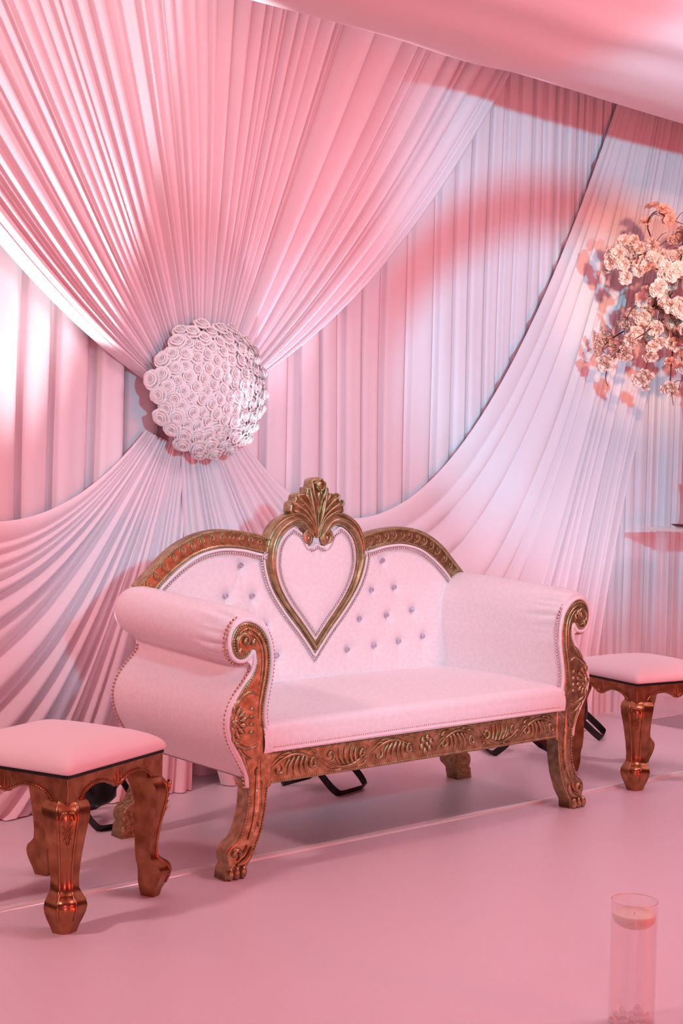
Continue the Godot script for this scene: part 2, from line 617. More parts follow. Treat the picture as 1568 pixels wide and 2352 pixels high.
func build_drapes() -> void:
	# straight pleated curtain: broad flat panels parted by deep narrow recesses
	var b := MB.new()
	var g := RandomNumberGenerator.new()
	g.seed = 77
	var xs := PackedFloat32Array()
	var zs := PackedFloat32Array()
	var x := -2.7
	while x < 4.2:
		var fine := clampf((x - 0.9) / 1.2, 0, 1)
		var wide := lerpf(g.randf_range(0.09, 0.15), g.randf_range(0.032, 0.075), fine)
		var gap := lerpf(g.randf_range(0.006, 0.062), g.randf_range(0.006, 0.024), fine)
		var hgt := g.randf_range(0.03, 0.055) * lerpf(1.0, 0.6, fine)
		var tilt := g.randf_range(-0.014, 0.014)
		for k in 9:
			var q := k / 8.0
			xs.append(x + wide * q)
			zs.append(hgt + tilt * (q - 0.5) - 0.012 * pow(absf(q * 2 - 1), 5.0) + 0.003 * sin(q * 7 + x * 9))
		xs.append(x + wide + 0.001)
		zs.append(-0.01)
		xs.append(x + wide + gap * 0.5 + 0.001)
		zs.append(-0.03)
		xs.append(x + wide + gap + 0.001)
		zs.append(-0.008)
		x += wide + gap + 0.002
	var rows := 26
	var p := PackedVector3Array()
	for i in xs.size():
		for j in rows:
			var y := 3.5 * j / (rows - 1)
			var sway := 0.008 * sin(y * 1.3 + xs[i] * 2.1) + 0.004 * sin(y * 3.1 + xs[i] * 7.0)
			p.append(Vector3(xs[i] + sway, y, zs[i] * (0.75 + 0.25 * cos(y * 0.8 + xs[i])) - 0.03))
	b.grid(p, xs.size(), rows, false, false, Vector3(0, 0, 1))
	var o := part(b, "backdrop_curtain", M.drape)
	tag(o, "straight hanging pale pink pleated curtain behind the swags, covering the whole back wall", "curtain")

	# fan of fabric gathered behind the rose ball
	b = MB.new()
	var n := 880
	var f := pleats(n, 56, 5, 0.62, 0.8)
	rows = 34
	p = PackedVector3Array()
	for i in n:
		var u := float(i) / (n - 1)
		var top := Vector2(lerpf(-2.10, 1.82, u), 3.42)
		var side := (top.x + 0.14) / 1.96
		var end := Vector2(-0.14 + 0.22 * side, 1.56)
		var ctl := (top + end) / 2 + Vector2(-0.03 * side, -0.50 * side * side)
		for j in rows:
			var t := float(j) / (rows - 1)
			var q := top.lerp(ctl, t).lerp(ctl.lerp(end, t), t)
			var amp := lerpf(0.052, 0.020, pow(t, 0.8))
			var z := 0.05 + 0.03 * t + amp * f[i] + 0.03 * pow(absf(side), 6.0) * sin(PI * t) + 0.02 * (1 - absf(side)) * sin(PI * t)
			z -= 0.05 * pow(clampf((absf(side) - 0.955) / 0.045, 0, 1), 2.0)
			p.append(Vector3(q.x, q.y, maxf(z, .016)))
	b.grid(p, n, rows, false, false, Vector3(0, 0, 1))
	o = part(b, "fan_drape", M.drape)
	tag(o, "pale pink fan of finely gathered fabric spreading upward from the rose ball", "drape")

	# lower swags: hung from the rose ball up to a high side point, cascading to the floor
	var bend := [[Vector2(.80, .54), Vector2(1.62, 1.21)], [Vector2(.92, .05), Vector2(1.70, -.2)], [Vector2(.80, -.9), Vector2(1.75, -1.2)], [Vector2(.40, -1.9), Vector2(1.78, -1.9)], [Vector2(-.13, -2.6), Vector2(1.78, -2.6)]]
	for s in [1.0, -1.0]:
		b = MB.new()
		var ns := 300
		var nt := 72
		f = pleats(ns, 17 if s > 0 else 25, 31 if s > 0 else 47, 0.62, 0.6)
		p = PackedVector3Array()
		for i in ns:
			var u := float(i) / (ns - 1)
			var a := Vector2(lerpf(0.08, -0.20 if s > 0 else -0.145, u), lerpf(1.37, 1.28, u))
			var c := Vector2(lerpf(2.55, 3.14, u), 3.42)
			# from a shallow catenary at the top edge to steep folds that run into the floor
			var k4 := minf(u * 4.0, 3.999)
			var ki := int(k4)
			var c1: Vector2 = bend[ki][0].lerp(bend[ki + 1][0], k4 - ki)
			var c2: Vector2 = bend[ki][1].lerp(bend[ki + 1][1], k4 - ki)
			for j in nt:
				var t := float(j) / (nt - 1)
				# points crowd where the curve is above the floor
				t = 0.5 + 0.5 * signf(t - 0.5) * pow(absf(t * 2 - 1), lerpf(1.0, 0.45, u))
				var q := a.bezier_interpolate(c1, c2, c, t)
				var down := clampf((1.3 - q.y) / 1.3, 0, 1)
				var amp := 0.012 + (0.024 + (0.046 if s > 0 else 0.032) * minf(1.0, u * 3.0)) * clampf(t * 5, 0, 1) * clampf((1 - t) * 3 + 0.25, 0, 1) * smoothstep(-0.03, 0.16, u)
				var z := lerpf(0.036 + (0.012 * u if s > 0 else 0.0), 0.012 if s > 0 else 0.036, clampf(t * 1.6 - 0.6, 0, 1)) + 0.15 * down * down * clampf(u * 2.5, 0.15, 1) + amp * f[i]
				var xx := q.x
				if s < 0:
					xx = -0.28 - q.x
				p.append(Vector3(xx, q.y, z))
		# leave out what would lie under the floor
		var tmp := MB.new()
		tmp.grid(p, ns, nt, false, false, Vector3(0, 0, 1), 6.0, 3.0)
		var keep := PackedInt32Array()
		for k in range(0, tmp.x.size(), 3):
			if maxf(maxf(p[tmp.x[k]].y, p[tmp.x[k + 1]].y), p[tmp.x[k + 2]].y) > 0.004:
				keep.append(tmp.x[k]); keep.append(tmp.x[k + 1]); keep.append(tmp.x[k + 2])
		tmp.x = keep
		for k in tmp.v.size():
			tmp.v[k].y = maxf(tmp.v[k].y, 0.003)
		o = part(tmp, "swag_drape", M.drape)
		if s > 0:
			tag(o, "pale pink swag curving from under the rose ball behind the sofa up to the right", "drape", "lower swags")
		else:
			tag(o, "pale pink swag fanning from under the rose ball down behind the left stool", "drape", "lower swags")

	# ceiling drape: one belly hanging over the stage front
	b = MB.new()
	var nx := 150
	var nz := 70
	p = PackedVector3Array()
	for i in nx:
		var xx := lerpf(-3.2, 5.3, float(i) / (nx - 1))
		for j in nz:
			var z := lerpf(0.02, 3.6, float(j) / (nz - 1))
			var sag := 0.0
			if z < 1.3:
				sag = lerpf(3.46, 2.69, pow(sin(PI / 2 * z / 1.3), 0.8))
			else:
				sag = 2.69 + 0.62 * pow((z - 1.3) / 2.3, 1.35)
			sag += -0.03 * exp(-pow((xx - 0.45) / 0.22, 2.0)) * exp(-pow((z - 1.3) / 0.5, 2.0))
			sag += 0.012 * sin(xx * 2.2 + 0.6) * sin(PI * z / 3.6)
			# long shallow folds running lengthwise and slightly across
			sag += (0.006 * sin(z * 15.0 - xx * 1.1) + 0.005 * sin(z * 27.0 - xx * 2.3 + 1.0)) * clampf((z - 1.0) * 2, 0, 1)
			p.append(Vector3(xx, sag, z))
	b.grid(p, nx, nz, false, false, Vector3.DOWN)
	o = part(b, "ceiling_drape", M.ceiling)
	tag(o, "pale pink sheet of fabric sagging from the ceiling at the upper right", "drape")

# ---------------------------------------------------------------- sofa
const SZ := 0.95
var post_in := []
var post_out := []

func wing_top(x: float) -> float:
	var a := absf(x)
	var px := [0.0, 0.22, 0.25, 0.33, 0.43, 0.52, 0.60, 0.68, 0.74]
	var py := [0.94, 0.935, 0.936, 0.953, 0.957, 0.935, 0.892, 0.822, 0.76]
	for i in px.size() - 1:
		if a <= px[i + 1]:
			return lerpf(py[i], py[i + 1], (a - px[i]) / (px[i + 1] - px[i]))
	return 0.75

func build_sofa() -> void:
	var root := thing("heart_sofa", "white brocade two-seat sofa with carved gold frame, heart-shaped centre back and rolled arms", "sofa", Vector3(0, 0, SZ))
	var off := Vector3(0, 0, -SZ)
	var zf := 1.255      # front face of the posts and rail
	var zb := 0.63       # front face of the back frame
	# ---- front posts with legs
	var inner := v2([.655, .372, .668, .400, .683, .440, .690, .480, .689, .515, .681, .560, .672, .600, .668, .635, .668, .668, .674, .703, .688, .733, .710, .757, .738, .772, .765, .776, .790, .768, .808, .750, .816, .725, .814, .698, .803, .676, .785, .665, .764, .666, .748, .678, .738, .692])
	var outer := v2([.728, .690, .722, .668, .725, .642, .739, .612, .765, .578, .793, .545, .810, .512, .818, .480, .814, .446, .800, .412, .774, .371, .752, .330, .742, .290, .742, .225, .752, .170, .776, .120, .797, .106, .813, .088, .815, .066, .808, .048])
	var toes := v2([.818, .032, .822, .0, .745, .0, .742, .028, .712, .072, .686, .135, .672, .200, .668, .262])
	var si := smooth2(inner, 60)
	var so := smooth2(outer, 52)
	var outline := PackedVector2Array(si)
	outline.append_array(so)
	outline.append_array(toes)
	outline.append(Vector2(.655, .268))
	for s in [1.0, -1.0]:
		var fx := Transform3D(Basis.from_scale(Vector3(s, 1, 1)), Vector3.ZERO)
		var b := MB.new()
		b.slab(outline.slice(0, 92), zf - 0.03, zf, 0.006, fx)
		var legs := PackedVector2Array(outline.slice(92))
		legs.insert(0, Vector2(.795, .405))
		legs.append(Vector2(.655, .41))
		b.slab(legs, zf - 0.06, zf - 0.002, 0.005, fx)
		part(moved(b, off), "front_post", M.gold, root)
		carve_post(root, off, si, so, zf, fx)
	# ---- front rail
	var b := MB.new()
	b.slab(v2([-.665, .272, .665, .272, .665, .374, -.665, .374]), zf - 0.05, zf - 0.006, 0.004)
	var rail := part(moved(b, off), "front_rail", M.gold, root)
	carve_rail(rail, off, zf - 0.006)
	# side and back rails under the seat
	b = MB.new()
	box(b, Vector3(0, .33, .64), Vector3(1.36, .1, .04))
	for s in [-1.0, 1.0]:
		box(b, Vector3(s * .68, .33, .92), Vector3(.04, .09, .56))
	part(moved(b, off), "seat_rail", M.gold, root)
	# ---- rear legs: same sawn curve, rough textured face
	var leg := PackedVector2Array()
	leg.append_array(smooth2(v2([.745, .335, .742, .225, .752, .170, .776, .120, .797, .106, .813, .088, .815, .066, .808, .048]), 30))
	leg.append_array(v2([.816, .040, .822, .0, .745, .0, .735, .045, .705, .072, .686, .135, .672, .200, .668, .335]))
	for s in [1.0, -1.0]:
		b = MB.new()
		b.slab(leg, 0.60, 0.665, 0.004, Transform3D(Basis.from_scale(Vector3(s, 1, 1)), Vector3.ZERO))
		part(moved(b, off), "rear_leg", M.hammered, root)
	# ---- seat
	b = MB.new()
	var p := PackedVector3Array()
	var prof := []
	for k in 7:
		prof.append(Vector2(1.259 + 0.004 * sin(PI * k / 6.0), lerpf(.372, .428, k / 6.0)))
	for k in 7:
		var a := PI / 2 * k / 6
		prof.append(Vector2(1.227 + 0.032 * cos(a), .430 + 0.032 * sin(a)))
	for k in 14:
		var q := (k + 1) / 14.0
		prof.append(Vector2(lerpf(1.227, .60, q), .462 + 0.012 * sin(PI * q)))
	var nx := 60
	for i in nx:
		var xx := lerpf(-.69, .69, float(i) / (nx - 1))
		for q in prof:
			p.append(Vector3(xx, q.y + 0.004 * (1.0 - pow(absf(xx) / 0.69, 4.0)) * clampf((q.y - .44) * 40, 0, 1), q.x))
	b.grid(p, nx, prof.size(), false, false, Vector3(0, 1, 1))
	var seat := part(moved(b, off), "seat", M.brocade, root)
	b = MB.new()
	b.tube(PackedVector3Array([Vector3(-.66, .377, zf + .004), Vector3(-.3, .379, zf + .006), Vector3(0, .380, zf + .006), Vector3(.3, .379, zf + .006), Vector3(.66, .377, zf + .004)]), 0.0042, 8)
	part(moved(b, off), "piping", M.leather, seat)
	b = MB.new()
	beads(b, v2([-.655, .388, 0, .391, .655, .388]), 0.009, 0.0028, zf + 0.006)
	part(moved(b, off), "bead_trim", M.stud, seat, "", "stuff")
	# ---- arms
	for s in [1.0, -1.0]:
		build_arm(root, off, s, si, so, zf)
	build_back(root, off, zb)

func carve_post(root: Node3D, off: Vector3, si: PackedVector2Array, so: PackedVector2Array, zf: float, fx: Transform3D) -> void:
	var b := MB.new()
	# rope edge and two mouldings that follow the inner edge and roll into the scroll
	var line := PackedVector2Array()
	for i in range(2, si.size() - 1):
		line.append(si[i])
	beads(b, offset2(line, -0.008), 0.0085, 0.005, zf + 0.001, 0.9, 0.6, 0.62, fx)
	var l2 := PackedVector2Array()
	for i in range(10, 47):
		l2.append(si[i])
	b.stroke(offset2(l2, -0.020), 0.0075, 0.009, zf, "leaf", fx)
	var l3 := PackedVector2Array()
	for i in range(18, 44):
		l3.append(si[i])
	b.stroke(offset2(l3, -0.033), 0.005, 0.007, zf, "leaf", fx)
	# small bars across the moulding
	for k in 5:
		var q := si[20 + k * 5]
		var tg := (si[21 + k * 5] - si[19 + k * 5]).normalized()
		var nn := Vector2(tg.y, -tg.x)
		b.stroke(PackedVector2Array([q + nn * 0.013, q + nn * 0.02, q + nn * 0.028]), 0.0035, 0.0125, zf, "leaf", fx)
	# volute
	b.stroke(curl2(Vector2(.769, .718), .036, .012, -2.0, 4.2, 26), 0.0085, 0.012, zf, "leaf", fx)
	b.stroke(bez2(Vector2(.738, .70), Vector2(.742, .745), Vector2(.776, .738)), 0.007, 0.010, zf, "leaf", fx)
	for c in [Vector2(.738, .715), Vector2(.788, .690), Vector2(.768, .720)]:
		b.add(bead_shape, fx * Transform3D(Basis.from_scale(Vector3(.012, .012, .010)), Vector3(c.x, c.y, zf + 0.002)))
	# rope on the neck's outer edge
	var ol := PackedVector2Array()
	for i in range(2, 14):
		ol.append(so[i])
	beads(b, offset2(ol, -0.006), 0.008, 0.0045, zf, 0.8, 0.6, 0.65, fx)
	# acanthus on the bulge: half rosette at the edge, ring of petals, long leaves
	var c0 := Vector2(.812, .474)
	for k in 8:
		var a := lerpf(1.75, 4.55, k / 7.0)
		var d := Vector2(cos(a), sin(a))
		b.stroke(PackedVector2Array([c0 + d * .030, c0 + d * .040, c0 + d * .052, c0 + d * .060]), 0.0095, 0.010, zf, "leaf", fx)
	for k in 5:
		var a := lerpf(1.9, 4.4, k / 4.0)
		var d := Vector2(cos(a), sin(a))
		b.stroke(PackedVector2Array([c0 + d * .006, c0 + d * .016, c0 + d * .026]), 0.010, 0.006, zf, "leaf", fx)
	b.add(bead_shape, fx * Transform3D(Basis.from_scale(Vector3(.013, .015, .012)), Vector3(.803, .474, zf + 0.004)))
	b.stroke(bez2(Vector2(.800, .528), Vector2(.752, .582), Vector2(.718, .552), 14), 0.010, 0.011, zf, "tail", fx)
	b.stroke(bez2(Vector2(.785, .553), Vector2(.757, .600), Vector2(.742, .604), 9), 0.006, 0.007, zf, "tail", fx)
	b.stroke(bez2(Vector2(.800, .415), Vector2(.742, .378), Vector2(.714, .402), 14), 0.010, 0.011, zf, "tail", fx)
	b.stroke(bez2(Vector2(.785, .398), Vector2(.752, .350), Vector2(.722, .366), 12), 0.008, 0.009, zf, "tail", fx)
	b.stroke(bez2(Vector2(.770, .375), Vector2(.746, .325), Vector2(.735, .285), 12), 0.008, 0.008, zf, "tail", fx)
	for k in 4:
		var y := lerpf(.44, .51, k / 3.0)
		b.stroke(bez2(Vector2(.748, y), Vector2(.738, y + .006), Vector2(.729, y - .004), 7), 0.007, 0.008, zf, "leaf", fx)
	# leg: beaded edges, wavering vine, round knob, paw toes
	beads(b, v2([.673, .262, .679, .2, .693, .135, .716, .082]), 0.0085, 0.0042, zf, 0.8, 0.6, 0.7, fx)
	beads(b, v2([.736, .30, .736, .225, .746, .170, .766, .125]), 0.010, 0.0042, zf, 0.8, 0.0, 1.0, fx)
	b.stroke(smooth2(v2([.705, .36, .706, .30, .706, .225, .716, .165, .738, .112]), 26), 0.013, 0.007, zf, "leaf", fx)
	for k in 7:
		var y := .33 - .032 * k
		var xx := .706 + (0.0 if y > .2 else (.2 - y) * .33)
		b.stroke(bez2(Vector2(xx, y), Vector2(xx + (.012 if k % 2 == 0 else -.012), y - .004), Vector2(xx + (.014 if k % 2 == 0 else -.014), y - .022), 8), 0.004, 0.010, zf, "tail", fx)
	b.stroke(curl2(Vector2(.786, .076), .020, .006, 4.4, -1.2, 20), 0.008, 0.012, zf, "leaf", fx)
	b.stroke(bez2(Vector2(.727, .092), Vector2(.738, .044), Vector2(.782, .044), 14), 0.010, 0.012, zf, "leaf", fx)
	b.stroke(bez2(Vector2(.745, .098), Vector2(.752, .066), Vector2(.778, .062), 12), 0.006, 0.009, zf, "leaf", fx)
	for k in 3:
		var xx := .759 + .024 * k
		var xf := fx * Transform3D(Basis.from_scale(Vector3(.0125, .021, .017)), Vector3(xx, .020, zf - 0.002))
		b.add(ball(10, 8), xf)
	part(moved(b, off), "post_carving", M.gold, root)

func carve_rail(rail: Node3D, off: Vector3, z: float) -> void:
	var b := MB.new()
	beads(b, v2([-.65, .366, .65, .366]), 0.0085, 0.0048, z, 0.9, 0.6, 0.62)
	beads(b, v2([-.65, .280, .65, .280]), 0.0085, 0.0048, z, 0.9, 0.6, 0.62)
	part(moved(b, off), "rope_edge", M.gold, rail, "", "stuff")
	b = MB.new()
	# rosette
	for k in 6:
		var a := TAU * k / 6 + 0.3
		b.add(bead_shape, Transform3D(Basis.from_scale(Vector3(.0145, .0135, .011)), Vector3(cos(a) * .022, .323 + sin(a) * .022, z)))
	b.add(bead_shape, Transform3D(Basis.from_scale(Vector3(.011, .011, .014)), Vector3(0, .323, z)))
	# acanthus scrolls running out from it, turned over at every step
	for s in [1.0, -1.0]:
		for k in 3:
			var up := 1.0 if k % 2 == 0 else -1.0
			var fx := Transform3D(Basis.from_scale(Vector3(s, up, 1)), Vector3(s * (.045 + .205 * k), .323, 0))
			b.stroke(bez2(Vector2(.004, -.022), Vector2(.095, .075), Vector2(.200, -.004), 22), 0.0062, 0.010, z, "leaf", fx)
			b.stroke(curl2(Vector2(.034, -.006), .022, .005, 2.7, -3.6, 24), 0.0068, 0.012, z, "leaf", fx)
			b.stroke(curl2(Vector2(.172, -.010), .020, .005, 1.5, 7.2, 22), 0.0060, 0.011, z, "leaf", fx)
			# acanthus leaf: lobes fanning down and outward from the vine
			b.stroke(bez2(Vector2(.062, .020), Vector2(.078, -.006), Vector2(.060, -.034), 12), 0.0078, 0.012, z, "tail", fx)
			b.stroke(bez2(Vector2(.076, .023), Vector2(.098, -.002), Vector2(.082, -.036), 12), 0.0080, 0.013, z, "tail", fx)
			b.stroke(bez2(Vector2(.094, .024), Vector2(.120, .002), Vector2(.110, -.034), 12), 0.0080, 0.013, z, "tail", fx)
			b.stroke(bez2(Vector2(.112, .022), Vector2(.138, .004), Vector2(.136, -.030), 12), 0.0074, 0.012, z, "tail", fx)
			b.stroke(bez2(Vector2(.130, .018), Vector2(.150, .004), Vector2(.150, -.016), 10), 0.0060, 0.010, z, "tail", fx)
			b.stroke(bez2(Vector2(.020, .022), Vector2(.040, .042), Vector2(.062, .036), 10), 0.0055, 0.009, z, "tail", fx)
			b.stroke(bez2(Vector2(.120, .036), Vector2(.150, .044), Vector2(.182, .026), 12), 0.0060, 0.010, z, "tail", fx)
			b.stroke(bez2(Vector2(.150, .028), Vector2(.176, .030), Vector2(.196, .012), 10), 0.0050, 0.008, z, "tail", fx)
			b.add(bead_shape, Transform3D(fx.basis * Basis.from_scale(Vector3(.007, .007, .008)), fx.origin + Vector3(s * .028, up * -.004, z)))
	part(moved(b, off), "rail_carving", M.gold, rail)

func build_arm(root: Node3D, off: Vector3, s: float, si: PackedVector2Array, so: PackedVector2Array, zf: float) -> void:
	var fx := Transform3D(Basis.from_scale(Vector3(s, 1, 1)), Vector3.ZERO)
	# closed section, seen from the front for the right arm
	var sec := smooth2(v2([.668, .40, .676, .44, .678, .50, .668, .56, .655, .62, .648, .67, .654, .725, .678, .775, .715, .806, .757, .815, .800, .800, .830, .765, .836, .725, .822, .688, .795, .662, .765, .650, .742, .640, .741, .622, .757, .602, .785, .574, .812, .543, .828, .508, .832, .475, .827, .440, .811, .400, .786, .360, .763, .323, .748, .298]), 150)
	var c := Vector2(.742, .725)
	var zs := [1.250, 1.246, 1.238, 1.228, 1.215, 1.198, 1.178, 1.155, 1.125, 1.08, 1.02, .95, .88, .81, .75, .70, .66, .63, .612, .602]
	var g := RandomNumberGenerator.new()
	g.seed = 9 if s > 0 else 4
	var ph := []
	for k in 4:
		ph.append(g.randf() * TAU)
	var p := PackedVector3Array()
	for z in zs:
		var front: float = clampf((z - 1.10) / 0.15, 0, 1)
		var back: float = clampf((.66 - z) / .058, 0, 1)
		var swell := 1.0 - 0.17 * pow(front, 1.6) - 0.10 * back * back
		var lift := 0.022 * clampf((1.15 - z) / .5, 0, 1)
		for i in sec.size():
			var q: Vector2 = sec[i]
			var onroll := clampf((q.y - .62) / .04, 0, 1)
			var a := (q - c).angle()
			var r := (q - c) * lerpf(1.0, swell, onroll)
			# gathered wrinkles running back from the scroll
			var wr := 0.006 * onroll * pow(front, 0.7) * (1.0 - front * front) * (sin(a * 11 + ph[0] + z * 12) + sin(a * 17 + ph[1]) + 0.6 * sin(a * 29 + ph[2]))
			r += r.normalized() * wr
			q = c + r + Vector2(0, lift * onroll)
			# inner side stays flat below, slightly fuller in the middle
			if i < 40 and onroll < 1.0:
				q.x -= 0.006 * (1 - front) * (1 - onroll)
			p.append(fx * Vector3(q.x, q.y, z))
	var b := MB.new()
	b.grid(p, zs.size(), sec.size(), false, true)
	# end caps
	for e in 2:
		var base := 0 if e == 0 else (zs.size() - 1) * sec.size()
		var poly := PackedVector2Array()
		for i in sec.size():
			poly.append(Vector2(p[base + i].x, p[base + i].y))
		var tr := Geometry2D.triangulate_polygon(poly)
		for k in range(0, tr.size(), 3):
			b.tri(p[base + tr[k]], p[base + tr[k + 1]], p[base + tr[k + 2]])
			var q0 := b.x.size() - 3
			b.face(q0, Vector3(0, 0, 1 if e == 0 else -1))
	var arm := part(moved(b, off), "arm", M.brocade, root)
	# piping round the carved front, outside the gold
	var line := PackedVector2Array()
	for i in range(0, si.size()):
		line.append(si[i])
	var rim := offset2(line, 0.006)
	rim.append_array(offset2(so.slice(0, 34), 0.005))
	b = MB.new()
	var rp := PackedVector3Array()
	for q in rim:
		rp.append(fx * Vector3(q.x, q.y, zf - 0.004))
	b.tube(rp, 0.0068, 8)
	part(moved(b, off), "piping", M.leather, arm)
	# rows of studs: silver along the inner front edge, copper on the outside
	b = MB.new()
	beads(b, offset2(line.slice(0, 34), 0.018), 0.0115, 0.0056, zf - 0.012, 1.0, 0.0, 1.0, fx)
	part(moved(b, off), "bead_trim", M.silver, arm, "", "stuff")
	b = MB.new()
	beads(b, offset2(line.slice(30, 58), 0.017), 0.0125, 0.0055, zf - 0.016, 1.0, 0.0, 1.0, fx)
	beads(b, offset2(so.slice(3, 34), 0.012), 0.0125, 0.0055, zf - 0.010, 1.0, 0.0, 1.0, fx)
	var backline := PackedVector2Array()
	for i in range(98, 150):
		backline.append(sec[i])
	beads(b, offset2(backline, 0.003), 0.0125, 0.005, 0.615, 1.0, 0.0, 1.0, fx)
	part(moved(b, off), "stud_trim", M.stud, arm, "", "stuff")

func build_back(root: Node3D, off: Vector3, zb: float) -> void:
	# upholstered, tufted back
	var btn := v2([.335, .893, .398, .788, .282, .783, .225, .675, .362, .682, .494, .695, .167, .562, .302, .568, .428, .577, .556, .588])
	var all := PackedVector2Array(btn)
	all.append_array(mir(btn))
	var nx := 240
	var ny := 90
	var p := PackedVector3Array()
	var dents := []
	for i in nx:
		var xx := lerpf(-.74, .74, float(i) / (nx - 1))
		var top := wing_top(xx) + 0.01
		for j in ny:
			var y := lerpf(.42, top, float(j) / (ny - 1))
			var z := zb + 0.012 * clampf((top - y) * 25, 0, 1) + 0.006 * sin(PI * clampf((y - .42) / .5, 0, 1))
			var d := 0.0
			for q in all:
				var e2 := (q.x - xx) * (q.x - xx) + (q.y - y) * (q.y - y)
				if e2 < 0.012:
					d += 0.014 * exp(-e2 / 0.0005) + 0.005 * exp(-e2 / 0.0025)
					# soft creases falling from each button
					var dy := q.y - y
					if dy > 0.0 and dy < 0.1:
						var cx := (xx - q.x) - dy * 0.35 * signf(xx)
						var c2 := (xx - q.x) + dy * 0.12 * signf(xx)
						d += (0.0035 * exp(-cx * cx / 0.00004) + 0.003 * exp(-c2 * c2 / 0.00005)) * sin(PI * dy / 0.1)
			p.append(Vector3(xx, y, z - minf(d, 0.02)))
	var b := MB.new()
	b.grid(p, nx, ny, false, false, Vector3(0, 0, 1))
	# outside back of the panel
	var q2 := PackedVector3Array()
	for i in 60:
		var xx := lerpf(-.74, .74, i / 59.0)
		var top := wing_top(xx) + 0.02
		for j in 3:
			q2.append(Vector3(xx, [.33, .6, top][j], zb - 0.045))
	b.grid(q2, 60, 3, false, false, Vector3(0, 0, -1))
	var panel := part(moved(b, off), "back_panel", M.brocade, root)
	var cm := ball(8, 4)
	for q in all:
		b = MB.new()
		b.add(cm, Transform3D(Basis.from_scale(Vector3(.0105, .0105, .007)), Vector3(q.x, q.y, zb + .009)))
		for k in 6:
			var a := TAU * k / 6
			b.add(bead_shape, Transform3D(Basis.from_scale(Vector3(.0032, .0032, .0028)), Vector3(q.x + cos(a) * .0055, q.y + sin(a) * .0055, zb + .0135)))
		part(moved(b, off), "button", M.crystal, panel, "small crystal tufting button")

	# heart outlines, right half from tip to top
	var ho := smooth2(v2([0, .560, .028, .596, .072, .648, .118, .697, .165, .752, .202, .805, .226, .860, .237, .915, .234, .965, .218, 1.006, .192, 1.040, .155, 1.064, .115, 1.076, .078, 1.074, .046, 1.056, .022, 1.025, .010, .990]), 90)
	var hi := smooth2(v2([0, .602, .024, .632, .068, .684, .118, .740, .156, .792, .180, .843, .190, .890, .188, .935, .176, .972, .155, 1.000, .128, 1.020, .100, 1.029, .074, 1.024, .058, 1.006, .052, .998, .040, .995, .030, .985]), 90)
	var molding := [[0.0, -0.035], [0.0, 0.004], [0.05, 0.009], [0.12, 0.006], [0.2, 0.004], [0.3, 0.012], [0.42, 0.021], [0.54, 0.025], [0.64, 0.021], [0.72, 0.010], [0.78, 0.007], [0.86, 0.013], [0.93, 0.014], [1.0, 0.006], [1.0, -0.02]]
	var b2 := MB.new()
	for s in [1.0, -1.0]:
		p = PackedVector3Array()
		for i in ho.size():
			var squeeze := 1.0 if i < 70 else lerpf(1.0, 0.7, (i - 70) / 20.0)
			for k in molding:
				var q := ho[i].lerp(hi[i], k[0])
				p.append(Vector3(q.x * s, q.y, zb + 0.012 + k[1] * (squeeze if k[1] > 0 else 1.0)))
		b2.grid(p, ho.size(), molding.size(), false, false, Vector3(0, 0, 1))
	var heart := part(moved(b2, off), "heart_frame", M.gold, root)
	b2 = MB.new()
	for s in [1.0, -1.0]:
		var fx := Transform3D(Basis.from_scale(Vector3(s, 1, 1)), Vector3.ZERO)
		var mid := PackedVector2Array()
		var edge := PackedVector2Array()
		for i in range(2, 84):
			mid.append(ho[i].lerp(hi[i], .75))
			edge.append(ho[i].lerp(hi[i], .05))
		beads(b2, mid, 0.0065, 0.003, zb + 0.022, 1.0, 0.0, 1.2, fx)
		beads(b2, edge, 0.007, 0.0038, zb + 0.021, 0.9, 0.6, 0.62, fx)
		# volutes that end the frame in the middle of the heart's top
		b2.stroke(curl2(Vector2(.044, .985), .030, .006, 2.0, -6.6, 40), 0.0075, 0.016, zb + 0.014, "tail", fx)
		b2.add(bead_shape, fx * Transform3D(Basis.from_scale(Vector3(.010, .010, .012)), Vector3(.044, .985, zb + 0.018)))
		b2.add(ball(10, 6), fx * Transform3D(Basis.from_scale(Vector3(.032, .032, .012)), Vector3(.044, .985, zb + 0.012)))
	part(moved(b2, off), "heart_carving", M.gold, heart)

	# heart cushion
	var rim := PackedVector2Array()
	for i in range(0, 76):
		rim.append(hi[i])
	rim.append_array(v2([.070, 1.006, .058, .986, .049, .966, .038, .955, .022, .957, .010, .964, 0, .967]))
	var ring := PackedVector2Array(rim)
	var back := mir(rim)
	back.reverse()
	for i in range(1, back.size() - 1):
		ring.append(back[i])
	var cc := Vector2(0, .86)
	var nr := 14
	p = PackedVector3Array()
	for q in ring:
		for k in nr + 1:
			var r := 1.0 - float(k) / nr * 0.999
			var w := cc.lerp(q, r)
			p.append(Vector3(w.x, w.y, zb + 0.006 + 0.022 * (1.0 - pow(r, 5.0))))
	b = MB.new()
	b.grid(p, ring.size(), nr + 1, true, false, Vector3(0, 0, 1))
	var hp := part(moved(b, off), "heart_panel", M.brocade, root)
	b = MB.new()
	var ring_closed := PackedVector2Array(ring)
	ring_closed.append(ring[0])
	var inset := Geometry2D.offset_polygon(ring, -0.006, Geometry2D.JOIN_ROUND)
	var b3 := PackedVector3Array()
	for q in even2(inset[0] + PackedVector2Array([inset[0][0]]), 260, true):
		b3.append(Vector3(q.x, q.y, zb + 0.017))
	b.tube(b3, 0.0055, 6, true)
	part(moved(b, off), "piping", M.leather, hp)
	b = MB.new()
	inset = Geometry2D.offset_polygon(ring, -0.0165, Geometry2D.JOIN_ROUND)
	var loop := inset[0]
	loop.append(loop[0])
	beads(b, loop, 0.0095, 0.0048, zb + 0.026)
	part(moved(b, off), "bead_trim", M.silver, hp, "", "stuff")

